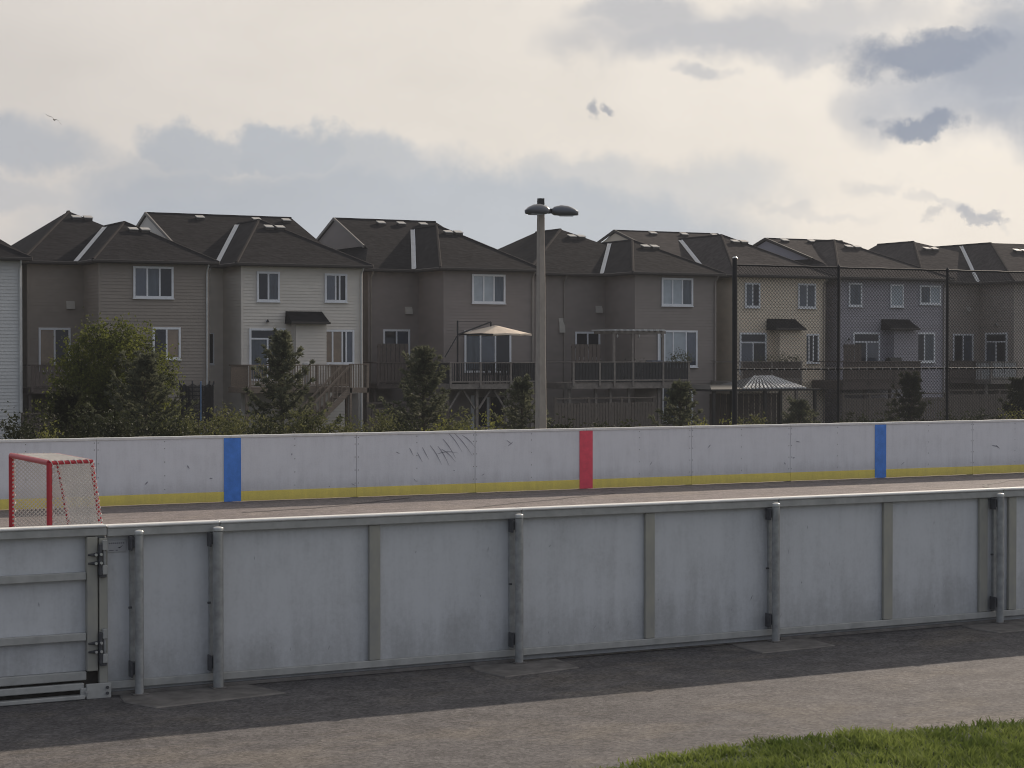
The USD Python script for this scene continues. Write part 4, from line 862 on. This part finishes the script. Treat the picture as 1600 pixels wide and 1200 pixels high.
def table():
    t = thing('patio_table', 'dark patio table under the tan umbrella', 'table', (tx, D3 + 1.3, .98))
    part(t, 'tabletop', MB().cbox(tx - .8, tx + .8, D3 + .85, D3 + 1.75, 1.68, 1.72, .01), 'metal_dark')
    for i in (-1, 1):
        for j in (-1, 1): part(t, 'leg', MB().bar((tx + i * .7, D3 + 1.3 + j * .38, .98), (tx + i * .7, D3 + 1.3 + j * .38, 1.68), .05), 'metal_dark')
table()
chair(tx - .45, D3 + .62, .98, math.pi, 'dark patio chair at the left front of the umbrella table'); chair(tx + .45, D3 + .62, .98, math.pi, 'dark patio chair at the right front of the umbrella table'); chair(tx + 1.15, D3 + 1.3, .98, -math.pi / 2, 'dark patio chair at the right end of the umbrella table')
def gazebo():
    Y = TH - 8.5; x0, x1 = at(1112, 606, Y)[0], at(1283, 606, Y)[0]; ze = at(1155, 608, Y)[2]; zt = at(1185, 588, Y)[2]; zg = -1.4; yb = Y + 3.4
    t = thing('gazebo', 'gazebo with pale striped metal roof behind the chain link fence', 'gazebo', ((x0 + x1) / 2, Y, zg))
    for x in (x0 + .25, (x0 + x1) / 2, x1 - .25):
        for y in (Y + .2, yb - .2): part(t, 'post', MB().cbox(x - .07, x + .07, y - .07, y + .07, zg, ze - .08, .006), 'gazebo_dark')
    part(t, 'eaves', MB().cbox(x0, x1, Y, yb, ze - .10, ze, .01), 'gazebo_dark')
    rx0, rx1 = at(1160, 606, Y)[0], at(1262, 606, Y)[0]; ym = (Y + yb) / 2; ra, rb = at(1178, 588, ym)[0], at(1207, 588, ym)[0]; zt = at(1190, 588, ym)[2]
    part(t, 'roof', MB().hull([(rx0, Y + .05, ze + .002), (rx1, Y + .05, ze + .002), (rx0, yb - .05, ze + .002), (rx1, yb - .05, ze + .002), (ra, ym, zt), (rb, ym, zt)]), 'gazebo_sheet')
    part(t, 'porch_roof', MB().hull([(x0, Y + .05, ze + .002), (rx0 - .01, Y + .05, ze + .002), (x0, yb, ze + .002), (rx0 - .01, yb, ze + .002), (x0 + .3, Y + .6, ze + .2), (rx0 - .01, Y + .6, ze + .2), (rx0 - .01, yb - .6, ze + .2), (x0 + .3, yb - .6, ze + .2)]), 'gazebo_dark')
    n = 15
    for i in range(n):
        q = (i + .5) / n; a = np.array([rx0 + (rx1 - rx0) * q, Y + .04, ze + .02]); b = np.array([ra + (rb - ra) * q, ym, zt + .02])
        part(t, 'roof_rib', MB().hull([a + [k * .075, 0, dz] for k in (-1, 1) for dz in (-.03, .04)] + [b + [k * .022, 0, dz] for k in (-1, 1) for dz in (-.03, .03)]), 'gazebo_rib')
    for i in range(7):
        q = (i + .5) / 7; a = np.array([rx1 + .0, Y + .05 + (yb - Y - .1) * q, ze + .02]); part(t, 'roof_rib', MB().hull([a + [0, k * .11, dz] for k in (-1, 1) for dz in (-.03, .04)] + [np.array([rb, ym + k * .03, zt + .02 + dz]) for k in (-1, 1) for dz in (-.03, .03)]), 'gazebo_rib')
    for k, x in enumerate(np.arange(rx0 + .2, x1 - .3, .35)):
        part(t, 'back_slat', MB().cbox(x, x + .3, yb - .15, yb - .12, zg, ze - .3, .004), 'old_boards')
gazebo()
def yard_fence(lab, pa, pb, Y, zt, wood, posts=4):
    x0, x1 = ax(pa, Y), ax(pb, Y); zg = -1.6; t = thing('wooden_fence', lab, 'fence', (x0, Y, zg))
    for x in np.linspace(x0, x1, posts): part(t, 'post', MB().cbox(x - .06, x + .06, Y - .02, Y + .1, zg, zt + .28, .006), wood)
    for z in (zt - .15, zg + .5): part(t, 'rail', MB().cbox(x0, x1, Y + .002, Y + .05, z - .05, z + .05, .005), wood)
    for x in np.arange(x0 + .02, x1 - .1, .165):
        part(t, 'picket', MB().cbox(x, x + .135, Y - .025, Y - .001, zg, zt + rng.uniform(-.02, .02), .004), wood)
    part(t, 'top_rail', MB().cbox(x0, x1, Y - .03, Y + .06, zt + .2, zt + .26, .005), wood)
yard_fence('dark wooden picket fence below the pergola deck', 868, 1022, TH - 6, .05, 'fence_wood')
yard_fence('dark board fence below the deck of the slate house behind the chain link', 1318, 1478, TH - 6, .1, 'fence_wood', 5)
yard_fence('brown board fence below the decks of the tan house at the right edge', 1482, 1640, TH - 6, .25, 'fence_wood', 5)
yard_fence('dark board fence under the trees between the beige and taupe houses', 35, 330, TH - 5.2, -.35, 'old_boards', 7)
yard_fence('dark board fence behind the spruce left of the umbrella deck', 575, 700, TH - 4.5, -.1, 'old_boards', 4)
def trampoline():
    Y = TH - 8; x0, x1 = at(290, 620, Y)[0], at(341, 620, Y)[0]; zg = -1.4; cx, r = (x0 + x1) / 2, (x1 - x0) / 2; cy = Y + r
    t = thing('trampoline', 'trampoline with dark safety net and pale blue poles beside the taupe house', 'trampoline', (cx, cy, zg))
    A = np.arange(6) * math.pi / 3 + .45
    zt = at(320, 600, Y)[2]
    for i, a in enumerate(A):
        p = np.array([cx + r * math.cos(a), cy + r * math.sin(a), 0])
        part(t, 'net_pole', MB().tube([p + [0, 0, zg], p + [0, 0, zt - .1], p + [.05 * math.cos(a), .05 * math.sin(a), zt + .12]], .035, 8), 'blue_pole' if i == 4 else 'metal_dark', smooth=40)
    ring = np.arange(25) / 24 * 2 * math.pi
    rp = np.c_[cx + r * np.cos(ring), cy + r * np.sin(ring), np.zeros(25)]
    part(t, 'frame_ring', MB().tube(rp + [0, 0, zg + .85], .035, 8), 'metal_dark', smooth=40); part(t, 'bed', MB().hull(np.vstack([rp * [1, 1, 0] + [0, 0, zg + .84], rp * [1, 1, 0] + [0, 0, zg + .80]])), 'tramp_net')
    nb = MB()
    for i in range(24):
        a, b = rp[i], rp[i + 1]
        for q in np.linspace(0, 1, 6)[:-1]:
            p = a * (1 - q) + b * q; sag = .12 * abs(math.sin(3 * (ring[i] + q * .26 - .45)))
            nb.bar(p + [0, 0, zg + .87], p + [0, 0, zt - sag], .022)
        for z in np.linspace(zg + .95, zt - .15, 9): nb.bar(a + [0, 0, z], b + [0, 0, z], .02)
    part(t, 'safety_net', nb, 'tramp_net', kind='stuff')
trampoline()
def bbq():
    Y = TH - 1.2; x = ax(1396, Y); t = thing('barbecue', 'dark covered barbecue on the deck of the slate house', 'barbecue', (x, Y, 1.0))
    part(t, 'cart', MB().cbox(x - .35, x + .35, Y - .25, Y + .25, 1.1, 1.85, .02), 'metal_dark'); part(t, 'lid', MB().hull([(x + a * .4, Y + b * w, z) for a in (-1, 1) for b in (-1, 1) for w, z in ((.28, 1.86), (.28, 2.05), (.18, 2.25))]), 'gazebo_dark')
    part(t, 'side_shelf', MB().cbox(x - .75, x - .36, Y - .2, Y + .2, 1.78, 1.83, .01), 'metal_dark'); part(t, 'side_shelf', MB().cbox(x + .36, x + .75, Y - .2, Y + .2, 1.78, 1.83, .01), 'metal_dark'); part(t, 'handle', MB().tube([(x - .3, Y - .32, 2.0), (x + .3, Y - .32, 2.0)], .02, 6), 'bolt')
    for a in (-1, 1): part(t, 'wheel', MB().tube([(x + a * .3, Y - .2, 1.08), (x + a * .36, Y - .2, 1.08)], .08, 12), 'metal_dark')
bbq()
Y = D3 + .5; x = ax(1023, Y)
t = thing('covered_furniture', 'blue grey covered furniture on the pergola deck', 'cover', (x, Y, 1.0))
part(t, 'cover', MB().hull([(x + a * .45 * q, Y + b * .4 * q, z) for a in (-1, 1) for b in (-1, 1) for q, z in ((1, 1.01), (1.02, 1.4), (.92, 2.0), (.7, 2.12))]), 'blue_cover', smooth=40); part(t, 'cord', MB().tube([(x - .46, Y - .42, 1.25), (x + .46, Y - .42, 1.25)], .012, 6), 'metal_dark')
Y = D3 + .35; x = ax(480, Y)
t = thing('planter', 'pale round planter on the deck of the beige house', 'planter', (x, Y, .88))
part(t, 'pot', MB().tube([(x, Y, .885), (x, Y, 1.2), (x, Y, 1.9), (x, Y, 1.95)], [.14, .16, .2, .23], 14), 'pale_plastic', smooth=40); part(t, 'lid', MB().tube([(x, Y, 1.951), (x, Y, 2.02), (x, Y, 2.1)], [.25, .23, .05], 14), 'pale_plastic', smooth=40)

# ------------------------------------------------------------------ plants
def cards(c, size, axis=None, spread=1.0, aspect=.55):
    """n leaf quads (rhombus, folded) at centres c"""
    n = len(c); size = np.broadcast_to(size, (n,))[:, None]
    d = rng.standard_normal((n, 3)) if axis is None else axis + spread * rng.standard_normal((n, 3)); d /= np.linalg.norm(d, axis=1, keepdims=True)
    r = rng.standard_normal((n, 3)); s = np.cross(d, r); s /= np.linalg.norm(s, axis=1, keepdims=True); u = np.cross(s, d)
    a, b = c - d * size / 2, c + d * size / 2; l = c + s * size * aspect / 2 + u * size * .12; q = c - s * size * aspect / 2 + u * size * .12
    v = np.stack([a, l, b, q], 1).reshape(-1, 3); k = np.arange(n)[:, None] * 4
    return v, np.vstack([k + [0, 1, 2], k + [0, 2, 3]])
def spruce(lab, px, ptop, Y, wide, lm='leaf_spruce', dens=1.0, zb=None, group=None):
    c = at(px, ptop, Y); x, zt = c[0], c[2]; zg = float(gz(x, Y)) - .05 if zb is None else zb; H = zt - zg
    t = thing('spruce_tree', lab, 'spruce tree', (x, Y, zg), group)
    part(t, 'trunk', MB().tube([(x, Y, zg), (x + .02, Y, zg + H * .5), (x, Y, zt - .02)], [.10, .06, .010], 8), 'bark', smooth=40)
    pts, axs, sz, tw = [], [], [], MB(); z = zg + .2; lop = rng.uniform(0, 6.28)
    def spray(p0, e, L, n):
        """needles around one twig: cards that lean forward along it"""
        s = rng.random(n) ** .8; q = p0 + e * (s * L)[:, None]
        d = rng.standard_normal((n, 3)); d -= (d @ e)[:, None] * e; d /= np.linalg.norm(d, axis=1, keepdims=True) + 1e-9
        a = e + d * rng.uniform(.35, .9, n)[:, None]; a /= np.linalg.norm(a, axis=1, keepdims=True); l = rng.uniform(.12, .24, n) * (1.1 - .4 * s)
        pts.append(q + a * (l / 2)[:, None]); axs.append(a); sz.append(l)
    while z < zt - .15:
        q = (z - zg) / H; R = wide * 1.12 * (1 - q) ** .95 * (1 if q > .1 else .8) + .08; nb = rng.integers(6, 9); a0 = rng.uniform(0, 6.28)
        for k in range(nb):
            a = a0 + k * 2 * math.pi / nb + rng.normal(0, .25); L = R * rng.uniform(.5, 1.35) * (1 + .12 * math.cos(a - lop)); zz = z + rng.uniform(-.12, .12)
            rise = .05 + .75 * q ** 1.5 + rng.normal(0, .07); h = np.array([math.cos(a), math.sin(a), 0])
            m = max(2, int(L / .22)); P = [np.array([x, Y, zz]) + h * L * u + np.array([0, 0, L * (rise * u - .38 * u * (1 - q) + .42 * u ** 3)]) for u in np.linspace(0, 1, m + 1)]
            for i in range(m):
                e = P[i + 1] - P[i]; l = np.linalg.norm(e); e = e / l; u = (i + 1) / m
                tw.bar(P[i], P[i + 1], .016)
                if u > .2 or L < .5: spray(P[i], e, l * 1.25, int(12 * dens) + 4)
                if u > .3:
                    for sg in (-1, 1):
                        side = np.array([-h[1], h[0], 0]) * sg; e2 = e * .75 + side * .75 + np.array([0, 0, rng.uniform(-.25, .1)]); e2 /= np.linalg.norm(e2)
                        spray(P[i + 1], e2, L * .30 * (1.25 - u) + .08, int((10 + 10 * L * .35) * dens) + 2)
        z += rng.uniform(.26, .42) * (1.12 - .5 * q)
    spray(np.array([x, Y, zt - .5]), np.array([0, 0, 1.]), .5, 30)
    for k in range(5):
        a = k * 1.26; e = np.array([math.cos(a) * .6, math.sin(a) * .6, .8]); spray(np.array([x, Y, zt - .28]), e / np.linalg.norm(e), .24, 14)
    part(t, 'branches', tw, 'bark', kind='stuff'); part(t, 'crown', cards(np.vstack(pts), np.concatenate(sz), np.vstack(axs), .08, .26), lm, kind='stuff')
def broadleaf(name, lab, cat, x, Y, zg, blobs, n, lm, leaf_size=(.08, .15), group=None, stems=5):
    """blobs: (dx, dy, z, rx, ry, rz)"""
    t = thing(name, lab, cat, (x, Y, zg), group); B = np.array(blobs, float); w = B[:, 3] * B[:, 4] * B[:, 5]; w /= w.sum()
    st = MB(); k = rng.choice(len(B), stems, p=w) if len(B) > stems else range(len(B))
    for i in list(k):
        e = np.array([x + B[i, 0], Y + B[i, 1], B[i, 2]]); m = np.array([x + B[i, 0] * .35, Y + B[i, 1] * .35, zg + (B[i, 2] - zg) * .45]); hgt = max(.15, B[i, 2] - zg)
        st.tube([(x, Y, zg - .05), m, e], [.035 * hgt + .01, .022 * hgt, .006], 6)
    part(t, 'trunk', st, 'bark', smooth=40)
    # leaves gather in small sprays over each lobe
    out = []
    for b, ww in zip(B, w):
        ns = max(3, int(n * ww / 16)); d = rng.standard_normal((ns, 3)); d /= np.linalg.norm(d, axis=1, keepdims=True); r = rng.random(ns) ** .38 * rng.uniform(.75, 1.12, ns)
        c = np.array([x + b[0], Y + b[1], b[2]]) + d * r[:, None] * b[3:6]
        sp = (.16 if name != 'shrub' else .12) * rng.uniform(.5, 1.4, ns)
        out.append((c[:, None, :] + rng.standard_normal((ns, 16, 3)) * sp[:, None, None]).reshape(-1, 3))
    c = np.vstack(out); c = c[c[:, 2] > zg + .03]
    part(t, 'crown', cards(c, rng.uniform(*leaf_size, len(c))), lm, kind='stuff')
# the big tree
YB = 70.0; cx = ax(168, YB); zg = float(gz(cx, YB))
def pb(px, py, r, Y=YB, dy=0.0, fz=.9):
    c = at(px, py, Y); s = r * Y / (FW[1] / np.linalg.norm(FW[:2])) / FOC * .9
    return (c[0] - cx, dy, c[2], s, s * 1.05, s * fz)
blobs = [pb(150, 530, 32), pb(190, 525, 36), pb(215, 560, 42), pb(245, 580, 38), pb(125, 545, 32), pb(110, 575, 30), pb(165, 575, 55), pb(120, 615, 45), pb(180, 620, 60), pb(235, 620, 50), pb(95, 600, 24), pb(150, 655, 60), pb(230, 660, 55), pb(145, 507, 14), pb(185, 512, 15), pb(222, 522, 20), pb(265, 600, 22), pb(85, 640, 28), pb(170, 545, 40, dy=-.8), pb(200, 600, 50, dy=-1.0), pb(130, 600, 45, dy=-.9), pb(255, 560, 20)]
broadleaf('leafy_tree', 'big dense dark green leafy tree in front of the taupe house', 'tree', cx, YB, zg, blobs, 26000, 'leaf_maple', (.09, .17), stems=9)
spruce('broad spruce in front of the right side of the big leafy tree', 226, 560, 64.0, 1.75, dens=1.15)
spruce('tall dark spruce in front of the beige house deck', 440, 522, 66.0, 1.5, 'leaf_spruce', 1.1)
spruce('grey green spruce left of the umbrella deck', 661, 547, 66.0, 1.6)
spruce('small dark spruce touching the left side of the lamp post', 815, 597, 66.0, 1.15, 'leaf_spruce')
spruce('young spruce in front of the basement window right of the lamp post', 1062, 600, 62.0, 1.1)
spruce('small spruce in front of the striped gazebo behind the fence', 1248, 624, 60.0, .75)
spruce('dark spruce behind the middle bay of the chain link fence', 1424, 588, 62.0, .95, 'leaf_dark')
spruce('low spruce behind the fence at the right edge', 1592, 596, 60.0, 1.05, 'leaf_dark')
spruce('dark spruce half hidden at the foot of the big tree', 110, 610, 60.0, 1.15, 'leaf_dark')
# shrubs
def shrub(px, py, Y, w, lm, lab, group=None, n=900, size=(.06, .12)):
    c = at(px, py, Y); x = c[0]; zg = float(gz(x, Y)) - .03; H = c[2] - zg; bl = []
    for k in range(7):
        q = rng.random(); bl.append((rng.uniform(-w, w) * .75, rng.uniform(-.5, .5), zg + H * rng.uniform(.3, .62), w * rng.uniform(.35, .55), .45, H * rng.uniform(.22, .34)))
    bl.append((0, 0, zg + H * .66, w * .45, .4, H * .34))
    broadleaf('shrub', lab, 'shrub', x, Y, zg, bl, n, lm, size, group)
shrub(79, 657, 44, .16, 'leaf_bright', 'small pale upright shrub rising above the far boards at left', n=260, size=(.05, .09))
for px, py, Y, w, lm, lab in [
        (15, 640, 54, 1.1, 'leaf_dark', 'dark shrub below the white house at the left edge'), (60, 634, 56, 1.1, 'leaf_dark', 'dark shrub in the gap between the white house and the taupe house'),
        (130, 632, 52, 1.2, 'leaf_dark', 'dark shrub under the left side of the big leafy tree'), (190, 632, 52, 1.2, 'leaf_dark', 'dark shrub under the middle of the big leafy tree'),
        (260, 645, 48, 1.0, 'leaf_dark', 'low dark shrub in front of the broad spruce'), (318, 634, 52, 1.0, 'leaf_shrub', 'leafy shrub in front of the trampoline'),
        (352, 626, 56, 1.1, 'leaf_shrub', 'leafy shrub above the left blue line right of the trampoline'), (395, 632, 54, 1.0, 'leaf_shrub', 'leafy shrub just left of the tall dark spruce'),
        (430, 640, 50, .9, 'leaf_dark', 'dark shrub at the foot of the tall dark spruce'), (485, 630, 54, 1.0, 'leaf_shrub', 'leafy shrub below the deck of the beige house right of the tall spruce'),
        (640, 648, 50, .9, 'leaf_dark', 'dark low shrub at the foot of the grey green spruce'), (722, 648, 50, .8, 'leaf_shrub', 'leafy shrub below the left end of the umbrella deck'),
        (880, 657, 48, .7, 'leaf_dark', 'low weedy shrub just right of the lamp post'), (930, 657, 48, .7, 'leaf_dark', 'low weedy shrub above the red line'), (985, 656, 48, .8, 'leaf_dark', 'low weedy shrub left of the young spruce'),
        (1175, 648, 50, .7, 'leaf_shrub', 'leafy shrub behind the fence just right of its corner post'), (1330, 642, 52, .8, 'leaf_dark', 'dark shrub behind the fence right of its second post'),
        (1388, 643, 52, .8, 'leaf_dark', 'dark shrub behind the fence above the right blue line'), (1482, 638, 54, .9, 'leaf_dark', 'dark shrub behind the third fence post'), (1532, 634, 54, .8, 'leaf_dark', 'dark shrub behind the fence left of the yellow green shrub')]:
    shrub(px, py, Y, w, lm, lab, n=1500, size=(.07, .14))
shrub(595, 632, 54, .8, 'leaf_shrub', 'pale leaved shrub left of the grey green spruce', n=1500)
shrub(535, 640, 54, .9, 'leaf_shrub', 'leafy shrub at the foot of the deck stairs', n=1500)
shrub(690, 647, 48, .7, 'leaf_bright', 'light green shrub right of the grey green spruce', n=700)
shrub(762, 645, 46, .75, 'leaf_bright', 'light green ragged shrub below the umbrella deck', n=700)
shrub(1095, 642, 48, .8, 'leaf_bright', 'yellow green shrub beside the young spruce right of the lamp post', n=800)
shrub(1150, 645, 52, .4, 'leaf_bright', 'small pale shrub at the foot of the fence corner post', n=300)
shrub(1572, 632, 54, .85, 'leaf_bright', 'yellow green shrub behind the fence near the right edge', n=900)
shrub(1212, 650, 50, .5, 'leaf_dark', 'low dark shrub below the striped gazebo', n=500)
# railing plants on the pergola deck
Y = D3 - .2; x = ax(1063, Y)
broadleaf('railing_plant', 'leafy plant in a box on the railing of the pergola deck', 'plant', x, Y, 1.98, [(-.4, 0, 2.25, .3, .2, .2), (.1, 0, 2.3, .35, .2, .25), (.5, 0, 2.2, .25, .2, .2)], 420, 'leaf_shrub', (.06, .12), stems=3)
Y = D3 + .4; x = ax(973, Y)
broadleaf('deck_plant', 'dark potted greenery behind the railing of the pergola deck', 'plant', x, Y, 1.02, [(-.3, 0, 1.55, .4, .3, .45), (.3, 0, 1.6, .45, .3, .4), (1.0, 0, 1.5, .4, .3, .4)], 600, 'leaf_dark', (.06, .12), stems=3)
Y = D3 - .1; x = ax(1232, Y)
broadleaf('railing_plant', 'row of flowers along the deck railing of the sand house', 'plant', x, Y, 1.98, [(-1.2, 0, 2.15, .4, .2, .15), (-.3, 0, 2.2, .4, .2, .2), (.5, 0, 2.2, .4, .2, .2), (-2, 0, 2.1, .3, .2, .12)], 500, 'leaf_shrub', (.06, .11), stems=4)

# ------------------------------------------------------------------ air
M['haze'] = usdkit.material(stage, '/World/Looks/haze', {'v': ('principled_volume', {'color': (.80, .86, .95), 'density': HAZE, 'anisotropy': .35})}, volume='v.volume')
single('haze', MB().box(-310, 460, -310, 460, -3.0, 42), 'haze', 'thin pale evening haze filling the air', 'haze', kind='stuff')

# ------------------------------------------------------------------ gull
def gull():
    c = at(85, 187, 190.0); t = thing('gull', 'small gull gliding in the sky at upper left', 'gull', c)
    s = 1.35
    def P(a, b, z): return c + RT * a * s + FW * b * s + np.array([0, 0, z]) * s
    part(t, 'body', MB().tube([P(-.02, -.3, .0), P(0, -.18, .0), P(0, 0, -.01), P(0, .18, .0), P(.0, .3, .02)], [.02, .07, .09, .06, .01], 8), 'gull_grey', smooth=40)
    for sgn, pts in ((-1, [(0, .02), (-.22, .2), (-.42, .26), (-.62, .36)]), (1, [(0, .02), (.2, -.02), (.34, -.12), (.50, -.36)])):
        v, f = [], []
        for (a, z), ch in zip(pts, (.16, .13, .09, .02)): v += [P(a, -ch, z), P(a, ch, z), P(a, 0, z + .03)]
        for i in range(3): f += [[3 * i, 3 * i + 3, 3 * i + 5, 3 * i + 2], [3 * i + 2, 3 * i + 5, 3 * i + 4, 3 * i + 1], [3 * i + 1, 3 * i + 4, 3 * i + 3, 3 * i]]
        part(t, 'wing', (np.array(v), np.array(f)), 'gull_grey')
gull()
